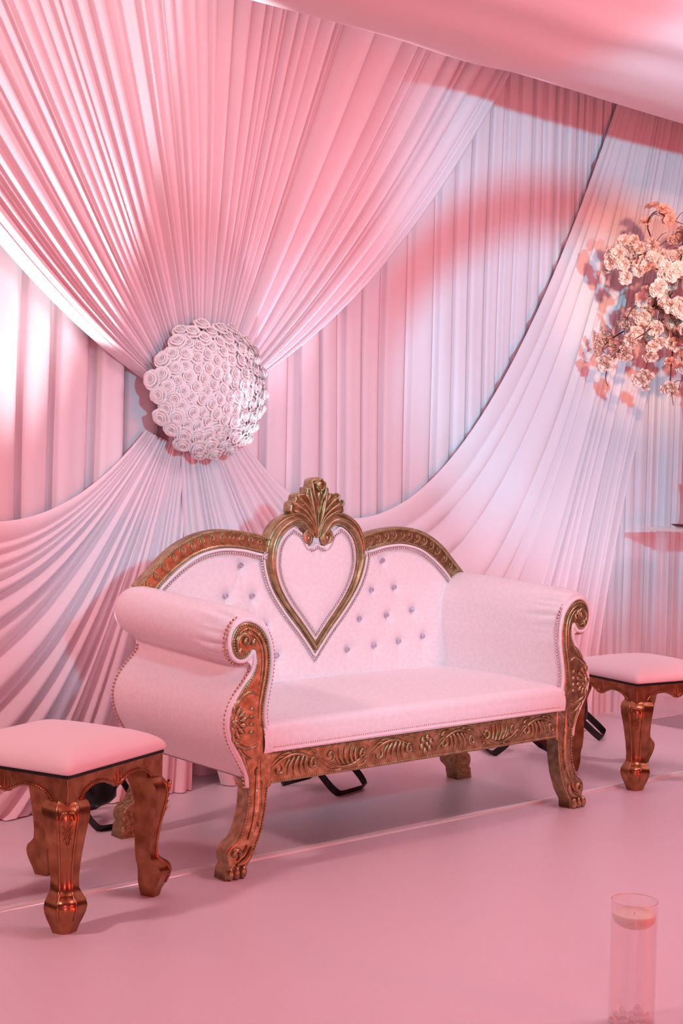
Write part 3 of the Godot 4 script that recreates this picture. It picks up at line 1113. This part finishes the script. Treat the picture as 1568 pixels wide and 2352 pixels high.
	# crown: palmette with a rose on top
	var cr := smooth2(v2([0, 1.207, .030, 1.197, .036, 1.172, .052, 1.168, .054, 1.150, .074, 1.148, .100, 1.142, .106, 1.122, .122, 1.112, .128, 1.082]), 40)
	var co := PackedVector2Array(cr)
	co.append_array(v2([.110, 1.060, .060, 1.050, .02, 1.0]))
	var mc := mir(co)
	mc.reverse()
	co.append_array(mc)
	var dedup := PackedVector2Array()
	for q in co:
		if dedup.is_empty() or (dedup[dedup.size() - 1].distance_to(q) > 0.001 and dedup[0].distance_to(q) > 0.001):
			dedup.append(q)
	b = MB.new()
	b.slab(dedup, zb - 0.025, zb + 0.018, 0.006)
	var crown := part(moved(b, off), "crown", M.gold, root)
	b = MB.new()
	var z := zb + 0.016
	for s in [1.0, -1.0]:
		var fx := Transform3D(Basis.from_scale(Vector3(s, 1, 1)), Vector3.ZERO)
		b.stroke(bez2(Vector2(.004, .985), Vector2(.020, 1.07), Vector2(.112, 1.085), 18), 0.008, 0.012, z, "head", fx)
		b.stroke(bez2(Vector2(.004, .990), Vector2(.018, 1.085), Vector2(.116, 1.112), 18), 0.0095, 0.015, z, "head", fx)
		b.stroke(bez2(Vector2(.004, 1.000), Vector2(.016, 1.095), Vector2(.096, 1.134), 18), 0.0095, 0.015, z, "head", fx)
		b.stroke(bez2(Vector2(.004, 1.010), Vector2(.012, 1.100), Vector2(.060, 1.145), 18), 0.009, 0.015, z, "head", fx)
		b.stroke(bez2(Vector2(.003, 1.020), Vector2(.028, 1.09), Vector2(.040, 1.165), 18), 0.010, 0.018, z, "leaf", fx)
		b.stroke(curl2(Vector2(.108, 1.112), .014, .004, 1.6, -2.6, 14), 0.006, 0.016, z, "leaf", fx)
		b.stroke(curl2(Vector2(.086, 1.136), .014, .004, 2.0, -2.2, 14), 0.006, 0.016, z, "leaf", fx)
		b.stroke(curl2(Vector2(.060, 1.098), .012, .012, 2.2, 0.2, 8), 0.005, 0.014, z, "tail", fx)
		b.stroke(bez2(Vector2(.010, 1.120), Vector2(.034, 1.15), Vector2(.030, 1.19), 12), 0.008, 0.018, z, "leaf", fx)
	b.stroke(PackedVector2Array([Vector2(0, .985), Vector2(0, 1.03), Vector2(0, 1.08), Vector2(0, 1.12)]), 0.006, 0.014, z, "tail")
	b.add(ball(12, 8), Transform3D(Basis.from_scale(Vector3(.022, .021, .020)), Vector3(0, 1.180, z)))
	for k in 5:
		var a := TAU * k / 5 + 0.3
		b.stroke(curl2(Vector2(cos(a) * .008, 1.180 + sin(a) * .008), .012, .012, a - 1.3, a + 1.3, 9), 0.0045, 0.010, z + 0.014, "leaf")
	b.add(ball(10, 6), Transform3D(Basis.from_scale(Vector3(.013, .018, .016)), Vector3(0, 1.142, z)))
	part(moved(b, off), "crown_carving", M.gold, crown)

	# arched wing rails
	var wo := smooth2(v2([.215, .985, .27, 1.003, .35, 1.016, .44, 1.020, .54, 1.000, .632, .953, .71, .885, .765, .835]), 70)
	var wi := smooth2(v2([.225, .930, .27, .938, .34, .952, .43, .956, .522, .936, .600, .893, .672, .835, .700, .800]), 70)
	var wm := [[0.0, -0.035], [0.0, 0.008], [0.06, 0.013], [0.14, 0.008], [0.2, 0.004], [0.5, 0.010], [0.8, 0.004], [0.88, 0.009], [0.95, 0.011], [1.0, 0.004], [1.0, -0.02]]
	for s in [1.0, -1.0]:
		var fx := Transform3D(Basis.from_scale(Vector3(s, 1, 1)), Vector3.ZERO)
		p = PackedVector3Array()
		for i in wo.size():
			for k in wm:
				var q := wo[i].lerp(wi[i], k[0])
				p.append(Vector3(q.x * s, q.y, zb + 0.008 + k[1]))
		b = MB.new()
		b.grid(p, wo.size(), wm.size(), false, false, Vector3(0, 0, 1))
		# close the outer end
		for k in wm.size() - 2:
			b.tri(p[p.size() - wm.size()], p[p.size() - wm.size() + k + 1], p[p.size() - wm.size() + k + 2])
		var wing := part(moved(b, off), "wing_rail", M.gold, root)
		b = MB.new()
		var e1 := PackedVector2Array()
		var e2 := PackedVector2Array()
		for i in wo.size():
			e1.append(wo[i].lerp(wi[i], .07))
			e2.append(wo[i].lerp(wi[i], .93))
		beads(b, e1, 0.0085, 0.0048, zb + 0.020, 0.9, 0.6, 0.62, fx)
		beads(b, e2, 0.0085, 0.0045, zb + 0.018, 0.9, 0.6, 0.62, fx)
		# row of overlapping leaf scallops
		for k in 13:
			var i := 4 + int(k * 5.1)
			var o1 := wo[i].lerp(wi[i], .16)
			var o2 := wo[mini(i + 3, 69)].lerp(wi[mini(i + 3, 69)], .5)
			var o3 := wo[i].lerp(wi[i], .86)
			b.stroke(bez2(o1, o2 * 1.6 - (o1 + o3) * 0.3, o3, 12), 0.0032, 0.010, zb + 0.012, "leaf", fx)
			var c := wo[mini(i + 1, 69)].lerp(wi[mini(i + 1, 69)], .42)
			b.stroke(curl2(c, .010, .003, 1.0, 5.6, 12), 0.003, 0.009, zb + 0.013, "leaf", fx)
			b.stroke(bez2(wo[i].lerp(wi[i], .62), wo[mini(i + 2, 69)].lerp(wi[mini(i + 2, 69)], .66), wo[mini(i + 1, 69)].lerp(wi[mini(i + 1, 69)], .8), 8), 0.003, 0.008, zb + 0.012, "tail", fx)
		part(moved(b, off), "wing_carving", M.gold, wing)
		# piping and silver beads on the fabric next to the gold
		b = MB.new()
		var ed := PackedVector2Array(wi)
		ed.reverse()
		for i in range(62, 0, -1):
			if ho[i].y < .925:
				ed.append(ho[i])
		var edge := offset2(ed, 0.006)
		edge.append(Vector2(0, .551))
		b.tube(fx_path(edge, zb + 0.020, fx), 0.0055, 6)
		part(moved(b, off), "piping", M.leather, panel)
		b = MB.new()
		var bl := offset2(ed, 0.018)
		bl.append(Vector2(0, .533))
		beads(b, bl, 0.0100, 0.0050, zb + 0.0225, 1.0, 0.0, 1.0, fx)
		part(moved(b, off), "bead_trim", M.silver, panel, "", "stuff")

func fx_path(p: PackedVector2Array, z: float, fx: Transform3D) -> PackedVector3Array:
	var r := PackedVector3Array()
	for q in p:
		r.append(fx * Vector3(q.x, q.y, z))
	return r

# ---------------------------------------------------------------- stools
func make_stool(called: String, label: String, at: Vector3, turn: float) -> Node3D:
	var root := thing(called, label, "stool", at, turn, "stools beside the sofa")
	var half := 0.222
	# cushion
	var b := MB.new()
	var n := 40
	var p := PackedVector3Array()
	var prof := [[0.0, 0.0], [0.6, 0.0], [0.95, 0.0], [0.995, 0.002], [1.01, 0.008], [1.008, 0.017], [0.985, 0.027], [0.94, 0.037], [0.87, 0.047], [0.77, 0.057], [0.63, 0.066], [0.46, 0.072], [0.26, 0.076], [0.0, 0.077]]
	for i in n * 4:
		var a := TAU * i / (n * 4)
		var d := Vector2(cos(a), sin(a))
		for k in prof:
			# squarer at the rim, rounder over the crown
			var pw := lerpf(40.0, 3.0, clampf((k[1] - 0.012) / 0.055, 0, 1))
			var r: float = 1.0 / pow(pow(absf(d.x), pw) + pow(absf(d.y), pw), 1.0 / pw)
			p.append(Vector3(d.x * r * k[0] * half, .421 + k[1], d.y * r * k[0] * half))
	b.grid(p, n * 4, prof.size(), true, false)
	b.outward(0)
	part(b, "cushion", M.leather, root)
	b = MB.new()
	box(b, Vector3(0, .418, 0), Vector3(half * 2 - .012, .012, half * 2 - .012), 0.002)
	part(b, "seat_board", M.black, root)
	# aprons
	for side in 4:
		var xf := Transform3D(Basis(Vector3.UP, PI / 2 * side), Vector3.ZERO)
		var low := smooth2(v2([-.205, .338, -.165, .346, -.140, .366, -.10, .380, -.055, .378, -.022, .364, 0, .357, .022, .364, .055, .378, .10, .380, .140, .366, .165, .346, .205, .338]), 50)
		var poly := PackedVector2Array(low)
		poly.append_array(v2([.2135, .338, .2135, .416, -.2135, .416, -.2135, .338]))
		b = MB.new()
		b.slab(poly, .195, .214, 0.002, xf)
		var apron := part(b, "apron", M.copper, root)
		b = MB.new()
		b.tube(fx_path(offset2(low.slice(5, 45), 0.003), .213, xf), 0.0055, 8)
		beads(b, offset2(low.slice(8, 22), 0.0065), 0.008, 0.003, .218, 1.0, 0.5, 0.7, xf)
		beads(b, offset2(low.slice(28, 42), 0.0065), 0.008, 0.003, .218, 1.0, 0.5, 0.7, xf)
		# little shell in the middle
		for s in [1.0, -1.0]:
			var fx := xf * Transform3D(Basis.from_scale(Vector3(s, 1, 1)), Vector3.ZERO)
			b.stroke(bez2(Vector2(.004, .362), Vector2(.022, .374), Vector2(.010, .398), 9), 0.0045, 0.007, .213, "tail", fx)
			b.stroke(bez2(Vector2(.006, .360), Vector2(.026, .358), Vector2(.030, .376), 9), 0.0045, 0.007, .213, "tail", fx)
		b.stroke(PackedVector2Array([Vector2(0, .354), Vector2(0, .370), Vector2(0, .392), Vector2(0, .404)]), 0.005, 0.008, .213, "tail", xf)
		part(b, "apron_carving", M.copper, apron)
	# cabriole legs
	var leg := [[.400, .034, -.006], [.352, .036, -.006], [.341, .043, .003], [.326, .0455, .010], [.303, .0435, .014], [.270, .0385, .014], [.228, .0335, .010], [.182, .0290, .006], [.142, .0265, .004], [.114, .0270, .006], [.102, .032, .012], [.090, .038, .021], [.075, .0405, .025], [.058, .0385, .023], [.040, .034, .019], [.018, .027, .015], [.0, .0225, .014]]
	for k in 4:
		var xf := Transform3D(Basis(Vector3.UP, -PI / 2 * k), Vector3.ZERO)
		b = MB.new()
		p = PackedVector3Array()
		var edge := []
		for r in leg:
			var c := Vector2(.182 + r[2], .182 + r[2])
			var w: float = r[1]
			# square section, its outer corner cut to a broad rounded face
			var cut := w * 0.85
			var o := [Vector2(w, -w), Vector2(w, w - cut), Vector2(w - cut * .16, w - cut * .55), Vector2(w - cut * .36, w - cut * .36), Vector2(w - cut * .55, w - cut * .16), Vector2(w - cut, w), Vector2(-w, w), Vector2(-w, -w)]
			var row := []
			for q in o:
				row.append(Vector3(c.x + q.x, r[0], c.y + q.y))
			edge.append(row)
		for seg in [[0, 1], [1, 2, 3, 4, 5], [5, 6], [6, 7], [7, 0]]:
			p = PackedVector3Array()
			for row in edge:
				for j in seg:
					p.append(xf * row[j])
			b.grid(p, edge.size(), seg.size())
			var cpt: Vector3 = (edge[4][seg[0]] + edge[4][seg[seg.size() - 1]]) / 2 - Vector3(.184, edge[4][0].y, .184)
			b.face(b.x.size() - (edge.size() - 1) * (seg.size() - 1) * 6, xf.basis * cpt)
		for j in 6:
			b.tri(xf * edge[16][0], xf * edge[16][j + 1], xf * edge[16][j + 2])
		var lg := part(b, "leg", M.copper, root)
		b = MB.new()
		for j in [1, 5]:
			var path := PackedVector3Array()
			for i in range(2, 15):
				path.append(xf * edge[i][j])
			b.tube(path, 0.0042, 6)
		# leaf on the knee, lying on the cut corner face
		var dn := Vector3(1, 0, 1).normalized()
		var kx := xf * Transform3D(Basis(Vector3(1, 0, -1).normalized(), Vector3(0, 1, 0) + dn * .13, dn), dn * 0.279)
		for s in [1.0, -1.0]:
			var fx := kx * Transform3D(Basis.from_scale(Vector3(s, 1, 1)), Vector3.ZERO)
			b.stroke(bez2(Vector2(.003, .328), Vector2(.022, .332), Vector2(.018, .306), 10), 0.005, 0.008, 0.0, "tail", fx)
			for i in 4:
				var y := .306 - .018 * i
				b.stroke(bez2(Vector2(.002, y - .012), Vector2(.010, y), Vector2(.014 - .002 * i, y + .006), 7), 0.0042, 0.007, 0.0, "head", fx)
		b.stroke(PackedVector2Array([Vector2(0, .325), Vector2(0, .29), Vector2(0, .255), Vector2(0, .228)]), 0.0045, 0.006, 0.0, "tail", kx)
		# rounded ankle boss
		b.add(ball(12, 8), xf * Transform3D(Basis.from_scale(Vector3(.036, .024, .036)), Vector3(.209, .081, .209)))
		for s in [1.0, -1.0]:
			b.add(ball(8, 6), xf * Transform3D(Basis(Vector3.UP, PI / 4) * Basis.from_scale(Vector3(.007, .009, .007)), Vector3(.224 + .016 * s, .064, .224 - .016 * s)))
		part(b, "leg_carving", M.copper, lg)
	return root

func build_stools() -> void:
	make_stool("stool", "copper-gold cabriole-leg stool with plain pale cushion, nearest the camera before the sofa's left arm", Vector3(-1.32, 0, 1.12), deg_to_rad(21.6))
	make_stool("stool", "copper-gold cabriole-leg stool with plain pale cushion, half hidden behind the sofa's right arm", Vector3(1.425, 0, 1.03), deg_to_rad(-9.5))

# ---------------------------------------------------------------- flowers
func rose_mesh(sd: int) -> ArrayMesh:
	var g := RandomNumberGenerator.new()
	g.seed = sd
	var b := MB.new()
	# whorls of overlapping petals opening outward from a rolled bud; axis +z, radius about 1
	for ring in 5:
		var n: int = [2, 3, 3, 5, 6][ring]
		var rad: float = [0.13, 0.29, 0.48, 0.74, 1.0][ring]
		var top: float = [0.74, 0.72, 0.64, 0.46, 0.18][ring]
		var deep: float = [0.3, 0.3, 0.34, 0.42, 0.55][ring]
		var curl: float = [0.02, 0.04, 0.08, 0.14, 0.2][ring]
		var ph := g.randf() * TAU
		for k in n:
			var a0 := ph + TAU * k / n
			var span := TAU / n * 0.68
			var p := PackedVector3Array()
			var rr := rad * g.randf_range(0.95, 1.06)
			var tz := top + g.randf_range(-0.04, 0.04)
			for i in 9:
				var s := i / 8.0 * 2 - 1
				for j in 6:
					var h := j / 5.0
					var edge := 1.0 - 0.22 * s * s * s * s
					var a := a0 + span * s
					# each petal starts outside its neighbour and ends inside the next: a spiral
					var r := rr * (0.62 + 0.30 * h) * (1.0 + 0.07 * s) * (1.0 if ring < 4 else 0.9 + 0.12 * h)
					var z := tz - deep * (1.0 - sin(h * 1.57) * edge)
					if j >= 4:
						r += curl * edge * (0.45 if j == 4 else 1.0)
						z -= curl * (0.05 if j == 4 else 0.5)
					p.append(Vector3(cos(a) * r, sin(a) * r, z))
			b.grid(p, 9, 6, false, false, Vector3(cos(a0), sin(a0), 0.3))
	b.add(ball(8, 6), Transform3D(Basis.from_scale(Vector3(0.09, 0.09, 0.3)), Vector3(0, 0, 0.42)))
	b.add(ball(12, 6), Transform3D(Basis.from_scale(Vector3(0.66, 0.66, 0.5)), Vector3(0, 0, -0.1)))
	return b.mesh()

func build_rose_ball() -> void:
	var root := thing("rose_ball", "large dome of white roses fixed where the fan drape is gathered on the backdrop", "flower ball", Vector3(-0.138, 1.535, 0.128))
	var b := MB.new()
	var prof := PackedVector2Array()
	for k in 12:
		var a := PI / 2 * k / 11
		prof.append(Vector2(.238 * cos(a), .060 * sin(a)))
	var lt := lathe(prof, 40)
	b.add(lt, Transform3D(Basis(Vector3.RIGHT, PI / 2), Vector3.ZERO))
	part(b, "foam_core", M.leaf, root)
	var kinds := [rose_mesh(1), rose_mesh(2), rose_mesh(3), rose_mesh(4)]
	var g := RandomNumberGenerator.new()
	g.seed = 12
	var n := 108
	for i in n:
		var q := (i + 0.5) / n
		var r := sqrt(q) * 1.0
		var a := i * 2.39996
		var lean := pow(r, 2.2) * 1.15
		var d := Vector3(sin(lean) * cos(a), sin(lean) * sin(a), cos(lean))
		var at := Vector3(cos(a) * r * .262, sin(a) * r * .262, .074 * sqrt(maxf(0.0, 1 - r * r * 0.97)) - 0.0)
		at += Vector3(g.randf_range(-.005, .005), g.randf_range(-.005, .005), g.randf_range(-.006, .006))
		var o := put(kinds[i % 4], "rose", M.petal, root)
		var up := Vector3.UP if absf(d.y) < .9 else Vector3.RIGHT
		var xa := up.cross(d).normalized()
		var bs := Basis(xa, d.cross(xa), d) * Basis(Vector3(0, 0, 1), g.randf() * TAU)
		var sz := g.randf_range(.0295, .0345)
		o.transform = Transform3D(bs.scaled_local(Vector3(sz, sz, sz)), at)

func blossom_mesh(sd: int) -> ArrayMesh:
	var g := RandomNumberGenerator.new()
	g.seed = sd
	var b := MB.new()
	# double cherry blossom: whorls of broad, ruffled, cupped petals; axis +z
	for ring in 4:
		var n: int = [6, 6, 5, 3][ring]
		var rad: float = [1.0, 0.86, 0.64, 0.36][ring]
		var lift: float = [0.05, 0.3, 0.65, 1.1][ring]
		var ph := g.randf() * TAU
		for k in n:
			var a0 := ph + TAU * k / n + g.randf_range(-.15, .15)
			var p := PackedVector3Array()
			var rr := rad * g.randf_range(.85, 1.1)
			for i in 7:
				var s := i / 6.0 * 2 - 1
				for j in 4:
					var h := j / 3.0
					var wd := 0.75 * TAU / n * pow(h, 0.35)
					var r := rr * h * (1.0 - 0.16 * s * s) - (0.09 * rr if (i % 2 == 1 and j == 3) else 0.0)
					var a := a0 + s * wd
					p.append(Vector3(cos(a) * r, sin(a) * r, lift * h * h * rad + 0.13 * sin(s * 5 + k) * h))
			b.grid(p, 7, 4, false, false, Vector3(0, 0, 1))
	return b.mesh()

func build_blossoms() -> void:
	var c := Vector3(2.52, 2.13, .44)
	var root := thing("blossom_tree", "ball of peach-pink cherry blossoms on bare brown twigs at the right edge", "flower arrangement", Vector3(2.80, .985, .44))
	var off := -root.position
	var g := RandomNumberGenerator.new()
	g.seed = 5
	var kinds := [blossom_mesh(1), blossom_mesh(2), blossom_mesh(3)]
	# vessel and trunk
	var b := MB.new()
	var vp := v2([0, 0, .07, 0, .075, .01, .05, .05, .035, .12, .04, .2, .055, .26, .05, .262, .03, .2])
	b = lathe(vp, 28)
	b.outward(0)
	part(b, "vessel", M.acrylic_edge, root)
	b = MB.new()
	b.tube(PackedVector3Array([Vector3(0, .05, 0), Vector3(-.02, .5, 0), Vector3(-.08, .9, .01), c + off + Vector3(0, -.05, 0), c + off + Vector3(0, .15, 0)]), [.016, .015, .014, .012, .008], 8)
	part(b, "trunk", M.twig, root)
	var spots := []
	# arching branches that leave the crown, bend over the ball and droop
	for k in 44:
		var d := Vector3(-1, 0, 0)
		for tries in 20:
			d = Vector3(g.randf_range(-1, 1), g.randf_range(-1, 1), g.randf_range(-1, 1)).normalized()
			if d.dot(Vector3(-.8, .0, .6)) > 0.3:
				break
		d.z *= .62
		var reach := g.randf_range(.22, .60)
		var side := d.cross(Vector3.UP).normalized() * g.randf_range(-.22, .22)
		var fall := Vector3(d.x * .04, -g.randf_range(.03, .20), d.z * .04)
		var path := PackedVector3Array()
		for i in 13:
			var s := lerpf(.35, 1.0, i / 12.0)
			var e := 1.0 - pow(1.0 - s, 2.2)
			var q := c + d * reach * e + fall * s * s * s + side * sin(PI * s) + Vector3(sin(s * 13 + k), cos(s * 11 + k), sin(s * 12)) * .014
			q.z = maxf(q.z, .13)
			path.append(q + off)
		b = MB.new()
		var thick := []
		for i in 13:
			thick.append(lerpf(.0036, .0015, i / 12.0))
		b.tube(path, thick, 5)
		for i in 5:
			var s := path[2 + i * 2]
			var e := s + Vector3(g.randf_range(-.06, .06), g.randf_range(-.05, .06), g.randf_range(-.03, .06))
			e.z = maxf(e.z, .13 + off.z)
			b.tube(PackedVector3Array([s, s.lerp(e, .5) + Vector3(0, .012, 0), e]), [.0020, .0017, .0012], 4)
			if i % 2 == 0:
				spots.append(e)
		part(b, "branch", M.twig, root)
		for i in range(2, 13):
			if g.randf() < 0.52:
				spots.append(path[i] + Vector3(g.randf_range(-.03, .03), g.randf_range(-.03, .03), g.randf_range(-.02, .03)))
	# one long tail hanging to the lower left
	var tail := PackedVector3Array()
	for i in 9:
		var s := i / 8.0
		tail.append(Vector3(2.18 - .1 * s - .03 * s * s, 2.02 - .36 * s, .5) + off)
	b = MB.new()
	b.tube(tail, 0.0022, 5)
	part(b, "branch", M.twig, root)
	for i in [2, 4, 5, 7, 8]:
		spots.append(tail[i] + Vector3(g.randf_range(-.012, .012), 0, .01))
	spots.append(tail[8] + Vector3(-.02, .02, .01))
	var made := 0
	for i in range(spots.size() - 6, 0, -1):
		var j := g.randi() % (i + 1)
		var sw: Vector3 = spots[i]
		spots[i] = spots[j]
		spots[j] = sw
	spots.reverse()
	for s in spots:
		if made >= 298:
			break
		made += 1
		var o := put(kinds[made % 3], "blossom", M.blossom, root)
		var d: Vector3 = (s - (c + off)).normalized() + Vector3(g.randf_range(-.5, .5), g.randf_range(-.7, .3), g.randf_range(-.2, .7))
		d = d.normalized()
		var up := Vector3.UP if absf(d.y) < .9 else Vector3.RIGHT
		var xa := up.cross(d).normalized()
		var sz := g.randf_range(.033, .047)
		o.transform = Transform3D(Basis(xa, d.cross(xa), d).scaled_local(Vector3(sz, sz, sz)), s)

# ---------------------------------------------------------------- small things
func build_pedestal() -> void:
	var c := Vector3(2.67, 0, .44)
	var root := thing("acrylic_pedestal", "tall clear acrylic pedestal behind the right stool at the frame's right edge", "pedestal", c)
	var b := MB.new()
	box(b, Vector3(0, .972, 0), Vector3(.42, .02, .42), 0.002)
	part(b, "top_plate", M.acrylic_edge, root)
	for k in 4:
		b = MB.new()
		box(b, Vector3((-.15 if k % 2 == 0 else .15), .555, (-.15 if k < 2 else .15)), Vector3(.04, .81, .04), 0.003)
		part(b, "post", M.acrylic, root)
	b = MB.new()
	box(b, Vector3(0, .075, 0), Vector3(.42, .15, .42), 0.004)
	part(b, "base_block", M.acrylic, root)
	b = lathe(v2([0, .004, .060, .003, .080, .011, .085, .015, .078, .013, .055, .008, 0, .008]), 36)
	b.outward(0)
	var o := part(b, "dish", M.dish)
	o.position = Vector3(2.585, .982, .40)
	tag(o, "dark red dish edge on top of the clear acrylic pedestal", "dish")

func build_uplights() -> void:
	var list := [
		[Vector3(0.21, 0, .46), 14.0, Vector3(0.03, 1.2, 0.0), "black floor uplight under the sofa's left half, its double bracket in view", Color(1.0, 0.88, 0.95), 5.2],
		[Vector3(1.37, 0, .41), 62.0, Vector3(0.15, 1.2, -.22), "black floor uplight behind the sofa, bracket feet under its right half", Color(0.93, 0.86, 0.92), 0.3],
		[Vector3(1.87, 0, .30), 35.0, Vector3(0.1, 1.2, -.2), "black floor uplight beside the sofa's right front leg", Color(0.92, 0.9, 1.0), 0.32],
		[Vector3(-0.76, 0, .40), 5.0, Vector3(-.13, 1.2, 0.0), "black floor uplight behind the left stool, almost hidden by it", Color(0.93, 0.978, 1.0), 10.0],
	]
	for e in list:
		var root := thing("floor_uplight", e[3], "stage light", e[0], deg_to_rad(e[1]), "floor uplights along the backdrop")
		var loc: Vector3 = Basis(Vector3.UP, -deg_to_rad(e[1])) * Vector3(e[2])
		var ax := loc.normalized()
		var xa := ax.cross(Vector3(0, 0, 1)).normalized()
		var bs := Basis(xa, ax, xa.cross(ax))
		var can := lathe(v2([0, -.07, .045, -.07, .062, -.055, .066, -.02, .066, .05, .072, .055, .072, .068, .064, .068, .062, .05, .0, .05]), 28)
		can.outward(0)
		var b := MB.new()
		b.add(can, Transform3D(bs, Vector3(0, .135, 0)))
		part(b, "housing", M.black, root)
		b = MB.new()
		var disc := lathe(v2([0, .052, .058, .052]), 24)
		b.add(disc, Transform3D(bs, Vector3(0, .135, 0)))
		b.face(0, ax)
		part(b, "lamp_lens", M.lens, root)
		# double bracket: two flat U shaped straps, one forward and one back
		for s in [1.0, -1.0]:
			b = MB.new()
			var path := smooth2(v2([-.100, .19, -.104, .06, -.092, .012, -.07, .004, .07, .004, .092, .012, .104, .06, .100, .19]), 34)
			var lean := Basis(Vector3.RIGHT, s * 0.85)
			var prev := PackedVector3Array()
			var pts := PackedVector3Array()
			for q in path:
				var tilt: Vector3 = lean * Vector3(q.x, q.y - .19, 0) + Vector3(0, .135, 0)
				var nn: Vector3 = lean * Vector3(0, 0, 1)
				tilt.y = maxf(tilt.y, .006)
				pts.append(tilt + nn * .014 + Vector3(0, .002, 0)); pts.append(tilt - nn * .014 + Vector3(0, .002, 0)); pts.append(tilt - nn * .014 - Vector3(0, .002, 0)); pts.append(tilt + nn * .014 - Vector3(0, .002, 0))
			b.grid(pts, path.size(), 4, false, true)
			b.outward(0)
			part(b, "bracket", M.black, root)
		var l := spot(root.position + Basis(Vector3.UP, deg_to_rad(e[1])) * (Vector3(0, .135, 0) + ax * 0.075), root.position + e[2] * 2.0 + Vector3(0, .135, 0), e[4], e[5], 19.0, 0.25, 0.05)
		l.name = numbered("uplight_beam")

func build_unseen_hoop() -> void:  # out of view, placed before the front spot to cast the curved shadow
	var root := thing("unseen_hoop", "unseen cloth-wrapped hoop on two cords, out of view, placed to cast the curved shadow on the right backdrop", "hoop", Vector3(.265, 1.66, 3.5))
	var face := Basis.looking_at(Vector3(1.785, -.43, -3.5).normalized(), Vector3.UP)
	var b := MB.new()
	var path := PackedVector3Array()
	var rad := []
	for i in 72:
		var a := TAU * i / 72
		path.append(face * Vector3(cos(a) * .408, sin(a) * .408, 0))
		rad.append(lerpf(.006, .044, smoothstep(-.55, .35, sin(a))))
	b.tube(path, rad, 10, true)
	part(b, "ring", M.leather, root)
	for s in [-1.0, 1.0]:
		var q: Vector3 = face * Vector3(s * .29, .29, 0)
		b = MB.new()
		b.tube(PackedVector3Array([q, Vector3(q.x, 1.5, q.z), Vector3(q.x, 2.74, q.z)]), 0.002, 5)
		part(b, "cord", M.twig, root)

func build_vase() -> void:
	var at := Vector3(-.722, 0, 2.690)
	var root := thing("cylinder_vase", "clear glass cylinder vase of water standing on the floor at the lower right", "vase", at)
	var b := lathe(v2([0, 0, .050, 0, .0525, .003, .0525, .283, .0515, .285, .050, .283, .050, .012, 0, .012]), 48)
	b.outward(0)
	part(b, "glass", M.glass, root)
	for k in 2:
		b = MB.new()
		var ring := PackedVector3Array()
		for i in 48:
			var a := TAU * i / 48
			ring.append(Vector3(cos(a) * .0515, .284 if k == 0 else .006, sin(a) * .0515))
		b.tube(ring, 0.0014, 6, true)
		part(b, "rim" if k == 0 else "base_ring", M.acrylic_edge, root)
	b = lathe(v2([0, .0125, .0495, .0125, .0495, .245, .0485, .246, 0, .246]), 40)
	b.outward(0)
	var o := part(b, "water", M.water)
	o.position = at
	tag(o, "clear water filling the glass cylinder vase below the candle", "water")
	b = lathe(v2([0, .222, .022, .223, .036, .228, .045, .236, .0482, .243, .0485, .252, .0478, .256, .0435, .256, .0405, .2515, .020, .2505, 0, .2505]), 40)
	b.outward(0)
	var cd := thing("floating_candle", "cream disc-shaped candle floating at the top of the glass vase", "candle", at)
	part(b, "wax", M.wax, cd)
	b = MB.new()
	b.tube(PackedVector3Array([Vector3(0, .249, 0), Vector3(.001, .255, 0), Vector3(.001, .257, .001)]), 0.0006, 5)
	part(b, "wick", M.black, cd)
	var gm := thing("vase_gem", "handful of clear gems on the bottom of the glass vase", "gems", at)
	var g := RandomNumberGenerator.new()
	g.seed = 3
	for k in 16:
		b = MB.new()
		var r := sqrt(g.randf()) * .038
		var a := g.randf() * TAU
		b.add(ball(6, 3), Transform3D(Basis.from_euler(Vector3(g.randf() * 3, g.randf() * 3, 0)) * Basis.from_scale(Vector3(.009, .006, .008)), Vector3(cos(a) * r, .021 + g.randf() * .012, sin(a) * r)))
		part(b, "gem", M.gem, gm)
